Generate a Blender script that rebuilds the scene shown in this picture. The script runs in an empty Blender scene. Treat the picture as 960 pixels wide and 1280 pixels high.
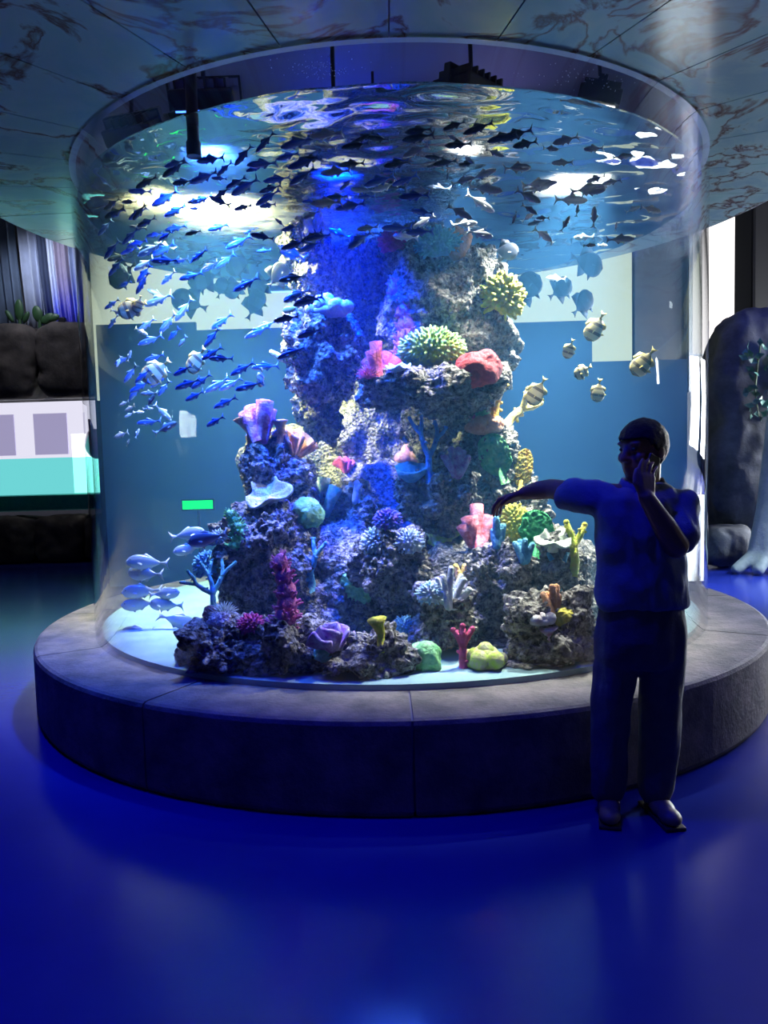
import bpy, bmesh, math, random
from mathutils import Vector, Matrix, Euler, noise
from mathutils.bvhtree import BVHTree

random.seed(7)
sc = bpy.context.scene
C = sc.collection
PI = math.pi
R = math.radians

# ------------------------------------------------------------------ camera
F_PX, PITCH, ROLL, YAW = 953.8, 0.0751, -0.0279, 0.0166
CAM = Vector((0, 0, 1.55))
_rt = Vector((math.cos(YAW), math.sin(YAW), 0)); _fh = Vector((-math.sin(YAW), math.cos(YAW), 0)); _z = Vector((0, 0, 1))
FW = _fh * math.cos(PITCH) - _z * math.sin(PITCH)
UP0 = _z * math.cos(PITCH) + _fh * math.sin(PITCH)
RT = _rt * math.cos(ROLL) + UP0 * math.sin(ROLL)
UP = UP0 * math.cos(ROLL) - _rt * math.sin(ROLL)
cam_data = bpy.data.cameras.new('camera')
cam = bpy.data.objects.new('camera', cam_data); C.objects.link(cam)
m = Matrix((RT, UP, -FW)).transposed().to_4x4(); m.translation = CAM
cam.matrix_world = m
cam_data.sensor_fit = 'VERTICAL'; cam_data.sensor_height = 24.0; cam_data.lens = 24.0 * F_PX / 1280.0
cam_data.clip_start = 0.05; cam_data.clip_end = 100
sc.camera = cam

def ray(x, y):
    d = FW + RT * ((x - 480) / F_PX) - UP * ((y - 640) / F_PX)
    return d / d.y
def at(x, y, Y): return CAM + ray(x, y) * Y
def ground(x, y, z=0.0):
    d = ray(x, y); return CAM + d * ((z - CAM.z) / d.z)
def px2m(n, Y): return n * Y / F_PX

# ------------------------------------------------------------------ world, exposure
w = bpy.data.worlds.new('world'); sc.world = w; w.use_nodes = True
w.node_tree.nodes['Background'].inputs[0].default_value = (0.010, 0.016, 0.035, 1)
w.node_tree.nodes['Background'].inputs[1].default_value = 1.0
sc.view_settings.view_transform = 'Standard'; sc.view_settings.look = 'None'
sc.view_settings.exposure = 0.0; sc.view_settings.gamma = 1.0; sc.view_settings.use_curve_mapping = False
cy = sc.cycles
cy.use_denoising = True
cy.max_bounces = 8; cy.diffuse_bounces = 3; cy.glossy_bounces = 5; cy.transmission_bounces = 4
cy.volume_bounces = 1; cy.transparent_max_bounces = 32
cy.sample_clamp_indirect = 4.0; cy.caustics_reflective = False; cy.caustics_refractive = False

# ------------------------------------------------------------------ dimensions
D = 5.635            # tank axis
AX = Vector((0, D, 0))
R_OUT, R_IN = 2.125, 2.085
Z_B, Z_W, Z_R, Z_C = 0.43, 3.21, 3.38, 3.392
R_BASE = 2.49
R_CAN = 2.90

# ------------------------------------------------------------------ helpers
def link(o, parent=None):
    C.objects.link(o)
    if parent is not None: o.parent = parent
    return o
def obj(name, me, mat=None, parent=None, smooth=False):
    if isinstance(me, bmesh.types.BMesh):
        bm = me; me = bpy.data.meshes.new(name); bm.to_mesh(me); bm.free()
    o = bpy.data.objects.new(name, me)
    if mat is not None:
        for mm in (mat if isinstance(mat, (list, tuple)) else [mat]): me.materials.append(mm)
    if smooth: me.polygons.foreach_set('use_smooth', [True] * len(me.polygons))
    return link(o, parent)
def tag(o, label=None, cat=None, group=None, kind=None):
    if label: o['label'] = label
    if cat: o['category'] = cat
    if group: o['group'] = group
    if kind: o['kind'] = kind
    return o
def thing(name, loc, label, cat, group=None, kind=None):
    o = bpy.data.objects.new(name, None); o.location = loc; o.empty_display_size = 0.1; link(o)
    return tag(o, label, cat, group, kind)
def struct(name, me, mat, parent=None, smooth=False):
    o = obj(name, me, mat, parent, smooth); o['kind'] = 'structure'; return o
def pydata(name, v, f):
    me = bpy.data.meshes.new(name); me.from_pydata([tuple(p) for p in v], [], f); me.update(); return me

def add_box(bm, c, s, rz=0.0, bev=0.0, rot=None):
    mt = Matrix.Translation(Vector(c)) @ (rot.to_4x4() if rot is not None else Matrix.Rotation(rz, 4, 'Z')) @ Matrix.Diagonal((s[0], s[1], s[2], 1))
    r = bmesh.ops.create_cube(bm, size=1.0, matrix=mt)
    if bev > 0:
        ed = list({e for v in r['verts'] for e in v.link_edges})
        bmesh.ops.bevel(bm, geom=ed, offset=bev, segments=2, affect='EDGES', profile=0.6)
def box(c, s, rz=0.0, bev=0.0, rot=None):
    bm = bmesh.new(); add_box(bm, c, s, rz, bev, rot); return bm
def frame_from(d):
    d = d.normalized(); a = Vector((0, 0, 1)) if abs(d.z) < 0.95 else Vector((1, 0, 0))
    u = d.cross(a).normalized(); v = d.cross(u).normalized(); return u, v
def add_tube(bm, pts, rads, seg=10, cap=True, mat=0):
    rings = []
    n = len(pts)
    for i, p in enumerate(pts):
        p = Vector(p)
        d = (Vector(pts[min(i + 1, n - 1)]) - Vector(pts[max(i - 1, 0)]))
        if d.length < 1e-9: d = Vector((0, 0, 1))
        u, v = frame_from(d)
        if i:  # keep the frame from twisting
            pu = rings_u
            v = d.normalized().cross(pu).normalized(); u = v.cross(d.normalized()).normalized()
        rings_u = u
        r = rads[i] if hasattr(rads, '__len__') else rads
        rings.append([bm.verts.new(p + (u * math.cos(2 * PI * k / seg) + v * math.sin(2 * PI * k / seg)) * r) for k in range(seg)])
    for a, b in zip(rings, rings[1:]):
        for k in range(seg):
            f = bm.faces.new((a[k], a[(k + 1) % seg], b[(k + 1) % seg], b[k])); f.material_index = mat
    if cap:
        for rg in (rings[0], rings[-1]):
            try: f = bm.faces.new(rg); f.material_index = mat
            except ValueError: pass
    return rings
def add_capsule(bm, p0, r0, p1, r1, seg=10, mat=0):
    p0 = Vector(p0); p1 = Vector(p1); d = p1 - p0
    L = d.length
    dn = d / L if L > 1e-6 else Vector((0, 0, 1))
    pts, rd = [], []
    for t in (-1, -0.8, -0.45, 0): pts.append(p0 + dn * r0 * t); rd.append(max(1e-4, r0 * math.sqrt(max(0, 1 - t * t))))
    for t in (0, 0.45, 0.8, 1): pts.append(p1 + dn * r1 * t); rd.append(max(1e-4, r1 * math.sqrt(max(0, 1 - t * t))))
    add_tube(bm, pts, rd, seg, True, mat)
def add_ell(bm, c, s, rot=None, sub=3, mat=0):
    mt = Matrix.Translation(Vector(c)) @ (rot.to_4x4() if rot is not None else Matrix.Identity(4)) @ Matrix.Diagonal((s[0], s[1], s[2], 1))
    r = bmesh.ops.create_icosphere(bm, subdivisions=sub, radius=1.0, matrix=mt)
    if mat:
        for f in {f for v in r['verts'] for f in v.link_faces}: f.material_index = mat
    return r['verts']
def lathe(bm, prof, seg=64, a0=0.0, a1=2 * PI, c=(0, 0), closed_prof=False, mat=0):
    full = abs((a1 - a0) - 2 * PI) < 1e-6
    n = seg if full else seg + 1
    rings = []
    for i in range(n):
        a = a0 + (a1 - a0) * i / seg
        rings.append([bm.verts.new((c[0] + r * math.sin(a), c[1] - r * math.cos(a), z)) for r, z in prof])
    m_ = len(prof)
    for i in range(seg):
        A = rings[i]; B = rings[(i + 1) % n]
        for k in range(m_ if closed_prof else m_ - 1):
            k2 = (k + 1) % m_
            f = bm.faces.new((A[k], B[k], B[k2], A[k2])); f.material_index = mat
    if not full and closed_prof:
        bm.faces.new(rings[0]); bm.faces.new(rings[-1][::-1])
    return rings
def fixn(bm): bmesh.ops.recalc_face_normals(bm, faces=bm.faces[:]); return bm
def remesh(bm, vox, smooth_it=4):
    me = bpy.data.meshes.new('tmp'); bm.to_mesh(me); bm.free()
    o = bpy.data.objects.new('tmp', me); C.objects.link(o)
    md = o.modifiers.new('r', 'REMESH'); md.mode = 'VOXEL'; md.voxel_size = vox; md.use_smooth_shade = True
    if smooth_it:
        s = o.modifiers.new('s', 'SMOOTH'); s.factor = 0.5; s.iterations = smooth_it
    dg = bpy.context.evaluated_depsgraph_get(); dg.update()
    out = bpy.data.meshes.new_from_object(o.evaluated_get(dg))
    bpy.data.objects.remove(o); bpy.data.meshes.remove(me)
    return out

# ------------------------------------------------------------------ materials
def mat_new(name):
    m_ = bpy.data.materials.new(name); m_.use_nodes = True; nt = m_.node_tree; nt.nodes.clear()
    out = nt.nodes.new('ShaderNodeOutputMaterial'); return m_, nt, out
def N(nt, t, **kw):
    n = nt.nodes.new(t)
    for k, v in kw.items():
        if k in n.inputs: n.inputs[k].default_value = v
        else: setattr(n, k, v)
    return n
def rgba(c): return (c[0], c[1], c[2], 1.0)
def pbr(name, col, rough=0.6, col2=None, scale=8.0, bump=0.0, bscale=None, metal=0.0, spec=0.5, detail=5.0, emis=None, estr=0.0, lo=0.35, hi=0.65, coat=0.0, sss=0.0):
    m_, nt, out = mat_new(name)
    b = N(nt, 'ShaderNodeBsdfPrincipled'); nt.links.new(b.outputs[0], out.inputs[0])
    b.inputs['Roughness'].default_value = rough; b.inputs['Metallic'].default_value = metal
    b.inputs['Specular IOR Level'].default_value = spec; b.inputs['Base Color'].default_value = rgba(col)
    if coat: b.inputs['Coat Weight'].default_value = coat; b.inputs['Coat Roughness'].default_value = 0.1
    if emis: b.inputs['Emission Color'].default_value = rgba(emis); b.inputs['Emission Strength'].default_value = estr
    tc = N(nt, 'ShaderNodeTexCoord')
    if col2 is not None:
        nz = N(nt, 'ShaderNodeTexNoise', Scale=scale, Detail=detail, Roughness=0.6); nt.links.new(tc.outputs['Object'], nz.inputs['Vector'])
        rp = N(nt, 'ShaderNodeValToRGB'); rp.color_ramp.elements[0].position = lo; rp.color_ramp.elements[1].position = hi
        rp.color_ramp.elements[0].color = rgba(col); rp.color_ramp.elements[1].color = rgba(col2)
        nt.links.new(nz.outputs['Fac'], rp.inputs[0]); nt.links.new(rp.outputs[0], b.inputs['Base Color'])
    if bump:
        n2 = N(nt, 'ShaderNodeTexNoise', Scale=bscale or scale * 4, Detail=6.0, Roughness=0.65); nt.links.new(tc.outputs['Object'], n2.inputs['Vector'])
        bp = N(nt, 'ShaderNodeBump', Strength=bump, Distance=0.02); nt.links.new(n2.outputs['Fac'], bp.inputs['Height']); nt.links.new(bp.outputs[0], b.inputs['Normal'])
    return m_
def emit(name, col, s):
    m_, nt, out = mat_new(name); e = N(nt, 'ShaderNodeEmission'); e.inputs[0].default_value = rgba(col); e.inputs[1].default_value = s
    nt.links.new(e.outputs[0], out.inputs[0]); return m_
def clear_glass(name, ior, tint=(1, 1, 1), rough=0.0, bump=None):
    m_, nt, out = mat_new(name)
    fr = N(nt, 'ShaderNodeFresnel', IOR=ior); t = N(nt, 'ShaderNodeBsdfTransparent'); t.inputs[0].default_value = rgba(tint)
    g = N(nt, 'ShaderNodeBsdfGlossy', Roughness=rough); mx = N(nt, 'ShaderNodeMixShader')
    nt.links.new(fr.outputs[0], mx.inputs[0]); nt.links.new(t.outputs[0], mx.inputs[1]); nt.links.new(g.outputs[0], mx.inputs[2])
    nt.links.new(mx.outputs[0], out.inputs[0])
    return m_

def thin_sheet(name, ior, tint, rough):
    # one side of a clear sheet: the reflection of its air face, no internal mirror at its water face
    m_, nt, out = mat_new(name)
    fr = N(nt, 'ShaderNodeFresnel', IOR=ior); t = N(nt, 'ShaderNodeBsdfTransparent'); t.inputs[0].default_value = rgba(tint)
    g = N(nt, 'ShaderNodeBsdfGlossy', Roughness=rough); mx = N(nt, 'ShaderNodeMixShader')
    ge = N(nt, 'ShaderNodeNewGeometry'); inv = N(nt, 'ShaderNodeMath', operation='SUBTRACT'); inv.inputs[0].default_value = 1.0
    mu = N(nt, 'ShaderNodeMath', operation='MULTIPLY')
    nt.links.new(ge.outputs['Backfacing'], inv.inputs[1]); nt.links.new(fr.outputs[0], mu.inputs[0]); nt.links.new(inv.outputs[0], mu.inputs[1])
    nt.links.new(mu.outputs[0], mx.inputs[0]); nt.links.new(t.outputs[0], mx.inputs[1]); nt.links.new(g.outputs[0], mx.inputs[2])
    nt.links.new(mx.outputs[0], out.inputs[0])
    return m_
M = {}
M['acrylic'] = thin_sheet('clear_acrylic', 1.25, (0.97, 0.985, 1.0), 0.03)
M['acrylic_edge'] = pbr('polished_acrylic_edge', (0.45, 0.55, 0.75), 0.25, spec=0.6)
M['concrete'] = pbr('plinth_concrete', (0.10, 0.095, 0.095), 0.75, (0.24, 0.21, 0.20), 5.0, 0.5, 30)
M['floor'] = pbr('blue_lit_floor', (0.010, 0.022, 0.24), 0.20, (0.014, 0.028, 0.27), 1.2, 0.04, 6.0, spec=0.4)  # blue lamp light partly put into the floor's base colour
M['dark'] = pbr('dark_hood', (0.16, 0.16, 0.24), 0.7)
M['darkwall'] = pbr('dark_plaster', (0.05, 0.055, 0.07), 0.9, (0.07, 0.07, 0.08), 2.0)
M['backrock'] = pbr('dark_rockwork', (0.035, 0.03, 0.028), 0.9, (0.11, 0.09, 0.075), 2.5, 0.7, 6.0)
M['sand'] = pbr('pale_tank_bottom', (0.20, 0.36, 0.38), 0.8, (0.27, 0.43, 0.43), 6.0, 0.2, 60)
M['black'] = pbr('black_plastic', (0.012, 0.012, 0.015), 0.45)
M['metal'] = pbr('dark_metal', (0.05, 0.05, 0.06), 0.4, metal=0.8)

def rock_mat(name, a, b):
    m_, nt, out = mat_new(name)
    bs = N(nt, 'ShaderNodeBsdfPrincipled', Roughness=0.9); nt.links.new(bs.outputs[0], out.inputs[0])
    tc = N(nt, 'ShaderNodeTexCoord')
    n1 = N(nt, 'ShaderNodeTexNoise', Scale=26.0, Detail=6.0, Roughness=0.7); nt.links.new(tc.outputs['Object'], n1.inputs['Vector'])
    rp = N(nt, 'ShaderNodeValToRGB'); e = rp.color_ramp.elements; e[0].position = 0.40; e[1].position = 0.64; e[0].color = rgba(a); e[1].color = rgba(b)
    nt.links.new(n1.outputs['Fac'], rp.inputs[0]); nt.links.new(rp.outputs[0], bs.inputs['Base Color'])
    n2 = N(nt, 'ShaderNodeTexVoronoi', Scale=42.0); nt.links.new(tc.outputs['Object'], n2.inputs['Vector'])
    n3 = N(nt, 'ShaderNodeTexNoise', Scale=70.0, Detail=4.0); nt.links.new(tc.outputs['Object'], n3.inputs['Vector'])
    ad = N(nt, 'ShaderNodeMath', operation='ADD'); nt.links.new(n2.outputs['Distance'], ad.inputs[0]); nt.links.new(n3.outputs['Fac'], ad.inputs[1])
    bp = N(nt, 'ShaderNodeBump', Strength=0.9, Distance=0.025); nt.links.new(ad.outputs[0], bp.inputs['Height']); nt.links.new(bp.outputs[0], bs.inputs['Normal'])
    return m_
M['reef'] = rock_mat('reef_rock', (0.022, 0.022, 0.022), (0.40, 0.38, 0.34))

def marble():
    m_, nt, out = mat_new('canopy_marble')
    b = N(nt, 'ShaderNodeBsdfPrincipled', Roughness=0.16); b.inputs['Specular IOR Level'].default_value = 0.8
    nt.links.new(b.outputs[0], out.inputs[0])
    tc = N(nt, 'ShaderNodeTexCoord')
    n0 = N(nt, 'ShaderNodeTexNoise', Scale=1.2, Detail=4.0); nt.links.new(tc.outputs['Object'], n0.inputs['Vector'])
    mixv = N(nt, 'ShaderNodeMixRGB', blend_type='ADD'); mixv.inputs[0].default_value = 0.35
    nt.links.new(tc.outputs['Object'], mixv.inputs[1]); nt.links.new(n0.outputs['Color'], mixv.inputs[2])
    n1 = N(nt, 'ShaderNodeTexNoise', Scale=1.6, Detail=6.0, Roughness=0.55, Distortion=1.0); nt.links.new(mixv.outputs[0], n1.inputs['Vector'])
    rp = N(nt, 'ShaderNodeValToRGB'); e = rp.color_ramp.elements
    e[0].position = 0.36; e[0].color = (0.20, 0.34, 0.36, 1); e[1].position = 0.62; e[1].color = (0.16, 0.27, 0.33, 1)
    for p_, c_ in ((0.465, (0.24, 0.36, 0.38, 1)), (0.50, (0.10, 0.055, 0.045, 1)), (0.535, (0.22, 0.33, 0.35, 1))):
        x = e.new(p_); x.color = c_
    nt.links.new(n1.outputs['Fac'], rp.inputs[0]); nt.links.new(rp.outputs[0], b.inputs['Base Color'])
    return m_
M['marble'] = marble()

# ================================================================== ROOM
X0, X1, Y0, Y1, ZT = -11.0, 8.0, -4.0, 13.0, 6.2
struct('floor', box((0, (Y0 + Y1) / 2, -0.05), (X1 - X0, Y1 - Y0, 0.1)), M['floor'])
struct('wall_back', box((0, Y1 + 0.1, ZT / 2), (X1 - X0 + 0.4, 0.2, ZT)), M['darkwall'])
struct('wall_left', box((X0 - 0.1, (Y0 + Y1) / 2, ZT / 2), (0.2, Y1 - Y0, ZT)), M['darkwall'])
struct('wall_front', box((0, Y0 - 0.1, ZT / 2), (X1 - X0 + 0.4, 0.2, ZT)), M['darkwall'])
struct('ceiling', box((0, (Y0 + Y1) / 2, ZT + 0.05), (X1 - X0 + 0.4, Y1 - Y0 + 0.4, 0.1)), M['darkwall'])
# right wall with two window openings (daylight)
WINS = ((5.0, 5.2, 2.2, 3.3), (8.4, 10.2, 0.4, 3.4), (10.8, 12.6, 0.4, 3.4))
def wall_right():
    bm = bmesh.new()
    x = X1 + 0.1
    spans = [(Y0, 5.0), (5.2, 8.4), (10.2, 10.8), (12.6, Y1)]
    for a, b in spans: add_box(bm, (x, (a + b) / 2, ZT / 2), (0.2, b - a, ZT))
    for a, b, z0, z1 in WINS:
        add_box(bm, (x, (a + b) / 2, z0 / 2), (0.2, b - a, z0))
        add_box(bm, (x, (a + b) / 2, (z1 + ZT) / 2), (0.2, b - a, ZT - z1))
    struct('wall_right', bm, M['darkwall'])
wall_right()
M['daylight'] = emit('daylight_pane', (0.93, 0.97, 1.0), 55.0)
M['frame'] = pbr('window_frame', (0.35, 0.36, 0.38), 0.5)
def cparent(o, par): o.parent = par; o.matrix_parent_inverse = Matrix.Translation(-par.location); return o
for i, (a, b, z0, z1) in enumerate(WINS):
    wn = thing('window_%d' % (i + 4 if i == 0 else i), (X1 + 0.1, (a + b) / 2, z0), None, None, kind='structure')
    cparent(obj('pane', box((X1 + 0.12, (a + b) / 2, (z0 + z1) / 2), (0.02, b - a, z1 - z0)), M['daylight']), wn)
    bm = bmesh.new()
    for yy in ((a + 0.01, b - 0.01) if i == 0 else (a + 0.03, (a + b) / 2, b - 0.03)): add_box(bm, (X1 + 0.06, yy, (z0 + z1) / 2), (0.08, 0.02 if i == 0 else 0.06, z1 - z0))
    for zz in (z0 + 0.03, z1 - 0.03): add_box(bm, (X1 + 0.06, (a + b) / 2, zz), (0.08, b - a, 0.06))
    cparent(obj('window_frame', bm, M['frame']), wn)

# ================================================================== CANOPY above the tank
can = thing('canopy', (0, D, Z_C), 'round marble canopy above the cylindrical tank', 'canopy', kind='structure')
NP = 27; STEP = 2 * PI / NP; OFF = R(0.6)
for k in range(NP):
    bm = bmesh.new(); g = 0.0016
    a0 = OFF + k * STEP + g; a1 = OFF + (k + 1) * STEP - g
    lathe(bm, [(2.10, Z_C), (R_CAN, Z_C), (R_CAN, Z_C + 0.03), (2.10, Z_C + 0.03)], 6, a0, a1, (0, D), True); fixn(bm)
    cparent(obj('panel', bm, M['marble']), can)
bm = bmesh.new()
lathe(bm, [(2.12, Z_C + 0.012), (R_CAN + 0.03, Z_C + 0.012), (R_CAN + 0.03, Z_C + 0.25), (2.25, 4.62), (0.0, 4.62), (0.0, 4.58), (2.12, 4.58)], 96, c=(0, D), closed_prof=True)
bmesh.ops.remove_doubles(bm, verts=bm.verts[:], dist=1e-4); fixn(bm)
cparent(obj('hood', bm, M['dark'], smooth=False), can)

# ================================================================== PLINTH
pl = thing('tank_plinth', (0, D, 0), 'round grey concrete plinth carrying the tank', 'plinth')
NS = 12
for k in range(NS):
    bm = bmesh.new(); g = 0.0022; a0 = R(1.0) + k * 2 * PI / NS + g; a1 = R(1.0) + (k + 1) * 2 * PI / NS - g
    lathe(bm, [(1.6, 0.0), (R_BASE - 0.015, 0.0), (R_BASE, 0.03), (R_BASE, Z_B - 0.025), (R_BASE - 0.008, Z_B - 0.007), (R_BASE - 0.025, Z_B), (1.6, Z_B)], 14, a0, a1, (0, D), True); fixn(bm)
    cparent(obj('slab', bm, M['concrete']), pl)
bm = bmesh.new(); lathe(bm, [(0.001, 0.02), (R_BASE - 0.02, 0.02), (R_BASE - 0.02, Z_B - 0.012), (0.001, Z_B - 0.012)], 96, c=(0, D), closed_prof=True); fixn(bm)
cparent(obj('core', bm, M['dark']), pl)

# ================================================================== TANK
tk = thing('aquarium_tank', (0, D, Z_B), 'huge clear acrylic cylinder aquarium standing on the round plinth', 'aquarium')
bm = bmesh.new()
lathe(bm, [(R_IN, Z_B), (R_OUT, Z_B), (R_OUT, Z_R), (R_IN, Z_R)], 160, c=(0, D), closed_prof=True); fixn(bm)
for f in bm.faces:
    if f.calc_center_median().z > Z_R - 1e-3: f.material_index = 1
    f.smooth = abs(f.normal.z) < 0.5
cparent(obj('acrylic_wall', bm, [M['acrylic'], M['acrylic_edge']]), tk)
bm = bmesh.new(); lathe(bm, [(0.001, Z_B + 0.002), (R_IN - 0.002, Z_B + 0.002), (R_IN - 0.002, Z_B + 0.03), (0.001, Z_B + 0.03)], 96, c=(0, D), closed_prof=True); fixn(bm)
cparent(obj('tank_bottom', bm, M['sand']), tk)

# ---- water: rippled top, clear sides, bluish depth
VOL_D, VOL_C = 0.050, (0.12, 0.46, 1.0)
def vol_nodes(nt, out):
    s = N(nt, 'ShaderNodeVolumeScatter', Density=VOL_D, Anisotropy=0.2); s.inputs['Color'].default_value = rgba(VOL_C)
    a = N(nt, 'ShaderNodeVolumeAbsorption', Density=0.05); a.inputs['Color'].default_value = (0.15, 0.75, 0.9, 1)
    ad = N(nt, 'ShaderNodeAddShader'); nt.links.new(s.outputs[0], ad.inputs[0]); nt.links.new(a.outputs[0], ad.inputs[1]); nt.links.new(ad.outputs[0], out.inputs['Volume'])
def water_mats():
    a = clear_glass('water_surface', 1.333, (1, 1, 1), 0.02)
    nt = a.node_tree; o_ = [n for n in nt.nodes if n.type == 'OUTPUT_MATERIAL'][0]; mx0 = o_.inputs[0].links[0].from_node
    tr = N(nt, 'ShaderNodeBsdfTranslucent'); tr.inputs[0].default_value = (0.95, 0.98, 1.0, 1)      # bubbly skin of the water: translucent share added so lamp spots glow through
    tc = N(nt, 'ShaderNodeTexCoord'); mp = N(nt, 'ShaderNodeMapping'); mp.inputs['Scale'].default_value = (3.0, 7.0, 3.0); nt.links.new(tc.outputs['Object'], mp.inputs[0])
    nz = N(nt, 'ShaderNodeTexNoise', Scale=2.2, Detail=6.0, Roughness=0.65); nt.links.new(mp.outputs[0], nz.inputs['Vector'])
    mr = N(nt, 'ShaderNodeMapRange'); mr.inputs[1].default_value = 0.42; mr.inputs[2].default_value = 0.75; mr.inputs[3].default_value = 0.02; mr.inputs[4].default_value = 0.12; nt.links.new(nz.outputs['Fac'], mr.inputs[0])
    m2 = N(nt, 'ShaderNodeMixShader'); nt.links.new(mr.outputs[0], m2.inputs[0]); nt.links.new(mx0.outputs[0], m2.inputs[1]); nt.links.new(tr.outputs[0], m2.inputs[2]); nt.links.new(m2.outputs[0], o_.inputs[0])
    vol_nodes(a.node_tree, [n for n in a.node_tree.nodes if n.type == 'OUTPUT_MATERIAL'][0])
    b, nt, out = mat_new('water_body'); t = N(nt, 'ShaderNodeBsdfTransparent'); nt.links.new(t.outputs[0], out.inputs[0]); vol_nodes(nt, out)
    return [b, a]
def water_mesh():
    bm = bmesh.new(); RW = R_IN - 0.003; zb = Z_B + 0.035
    nr, na = 110, 220
    def h(x, y):
        e = noise.noise(Vector((x * 2.2, y * 3.6, 0.3))) * 0.030 + noise.noise(Vector((x * 6, y * 11, 4.1))) * 0.014 + noise.noise(Vector((x * 17, y * 30, 9.7))) * 0.004
        e *= min(1.0, (RW - math.hypot(x, y - D)) / 0.25 + 0.25)
        return Z_W + e
    ctr = bm.verts.new((0, D, h(0, D))); rings = []
    for i in range(1, nr + 1):
        r = RW * i / nr
        rings.append([bm.verts.new((r * math.sin(2 * PI * k / na), D - r * math.cos(2 * PI * k / na), h(r * math.sin(2 * PI * k / na), D - r * math.cos(2 * PI * k / na)))) for k in range(na)])
    top = []
    for k in range(na): top.append(bm.faces.new((ctr, rings[0][k], rings[0][(k + 1) % na])))
    for a, b in zip(rings, rings[1:]):
        for k in range(na): top.append(bm.faces.new((a[k], b[k], b[(k + 1) % na], a[(k + 1) % na])))
    lo = [bm.verts.new((RW * math.sin(2 * PI * k / na), D - RW * math.cos(2 * PI * k / na), zb)) for k in range(na)]
    for k in range(na): bm.faces.new((rings[-1][k], lo[k], lo[(k + 1) % na], rings[-1][(k + 1) % na]))
    bm.faces.new(lo[::-1])
    for f in top: f.material_index = 1; f.smooth = True
    fixn(bm)
    return bm
tag(obj('water', water_mesh(), water_mats()), 'blue water with a rippled top filling the acrylic cylinder', 'water', kind='stuff')

# ================================================================== TANK LAMPS (above the water, inside the hood)
def spot(name, loc, tgt, col, power, size, blend=0.6, rad=0.08, parent=None):
    l = bpy.data.lights.new(name, 'SPOT'); l.energy = power; l.color = col; l.spot_size = R(size); l.spot_blend = blend; l.shadow_soft_size = rad
    o = bpy.data.objects.new(name, l); o.location = loc; d = Vector(tgt) - Vector(loc); o.rotation_euler = d.to_track_quat('-Z', 'Y').to_euler(); C.objects.link(o)
    return o
def flood(loc, tgt, col, power, size, label, blend=0.7, top=4.58, rad=0.10):
    loc = Vector(loc); d = (Vector(tgt) - loc).normalized(); rot = d.to_track_quat('-Z', 'Y').to_matrix()
    t = thing('flood_lamp', loc, label, 'lamp')
    hb = bmesh.new(); add_box(hb, (0, 0, 0.06), (0.34, 0.26, 0.10), bev=0.015)
    for k in range(6): add_box(hb, (-0.13 + k * 0.052, 0, 0.13), (0.012, 0.22, 0.05))
    h_ = obj('housing', hb, M['metal'], t)
    ln = obj('lens', box((0, 0, 0.005), (0.29, 0.21, 0.008)), emit('lamp_lens', col, 6.0), t)
    br = bmesh.new()
    for s in (-1, 1): add_box(br, (s * 0.19, 0, 0.08), (0.012, 0.04, 0.15))
    add_box(br, (0, 0, 0.155), (0.39, 0.04, 0.012)); bk = obj('bracket', br, M['metal'], t)
    for o in (h_, ln, bk): o.rotation_euler = rot.to_euler()
    rod = bmesh.new(); add_tube(rod, [(-d * 0.155 if d.z < 0 else Vector((0, 0.10, -0.05))), Vector((0, 0 if d.z < 0 else 0.35, top - loc.z))], [0.012, 0.012], 8); obj('hanger', rod, M['metal'], t)
    spot('flood_light', loc + d * 0.012, tgt, col, power, size, blend, rad)
flood((1.30, 4.95, 3.62), (0.62, 5.05, 1.0), (1.0, 0.97, 0.86), 2300, 66, 'white flood lamp hung over the right side of the reef')
flood((-1.25, 5.05, 3.62), (-0.60, 6.05, 1.0), (1.0, 0.96, 0.45), 1900, 98, 'yellowish white flood lamp hung over the fish school')
flood((0.45, 4.30, 3.42), (0.20, 4.55, 0.8), (1.0, 0.95, 0.85), 620, 60, 'small white flood lamp hung over the front of the reef', 0.9)
flood((-0.30, 4.60, 3.46), (-0.30, 5.15, 0.6), (0.0, 0.03, 1.0), 3000, 64, 'deep blue flood lamp hung over the middle of the reef')
flood((-0.95, 4.20, 3.40), (-0.95, 5.00, 1.8), (0.05, 0.18, 1.0), 1300, 95, 'blue flood lamp hung between the pipe and the reef')
flood((-1.50, 4.80, 3.50), (-1.10, 6.10, 1.5), (1.0, 0.95, 0.45), 650, 110, 'added yellowish lamp behind the black pipe, brightening the upper left water', 0.9)  # extra lamp added to warm and brighten the water at upper left
flood((-0.1, 6.3, 3.8), (-0.1, 5.2, 1.6), (0.03, 0.14, 1.0), 600, 100, 'blue flood lamp hung behind the reef summit')
flood((-0.35, 6.75, 3.95), (-0.35, 6.0, 4.58), (0.03, 0.06, 1.0), 22, 120, 'added blue lamp turned up to tint the hood lining')  # added so the band above the waterline shows blue
flood((0.95, 6.75, 3.95), (0.95, 5.9, 4.58), (0.50, 0.42, 1.0), 7, 130, 'added pale violet lamp turned up to tint the hood lining')  # added for the violet spill of the white lamps on the lining

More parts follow.
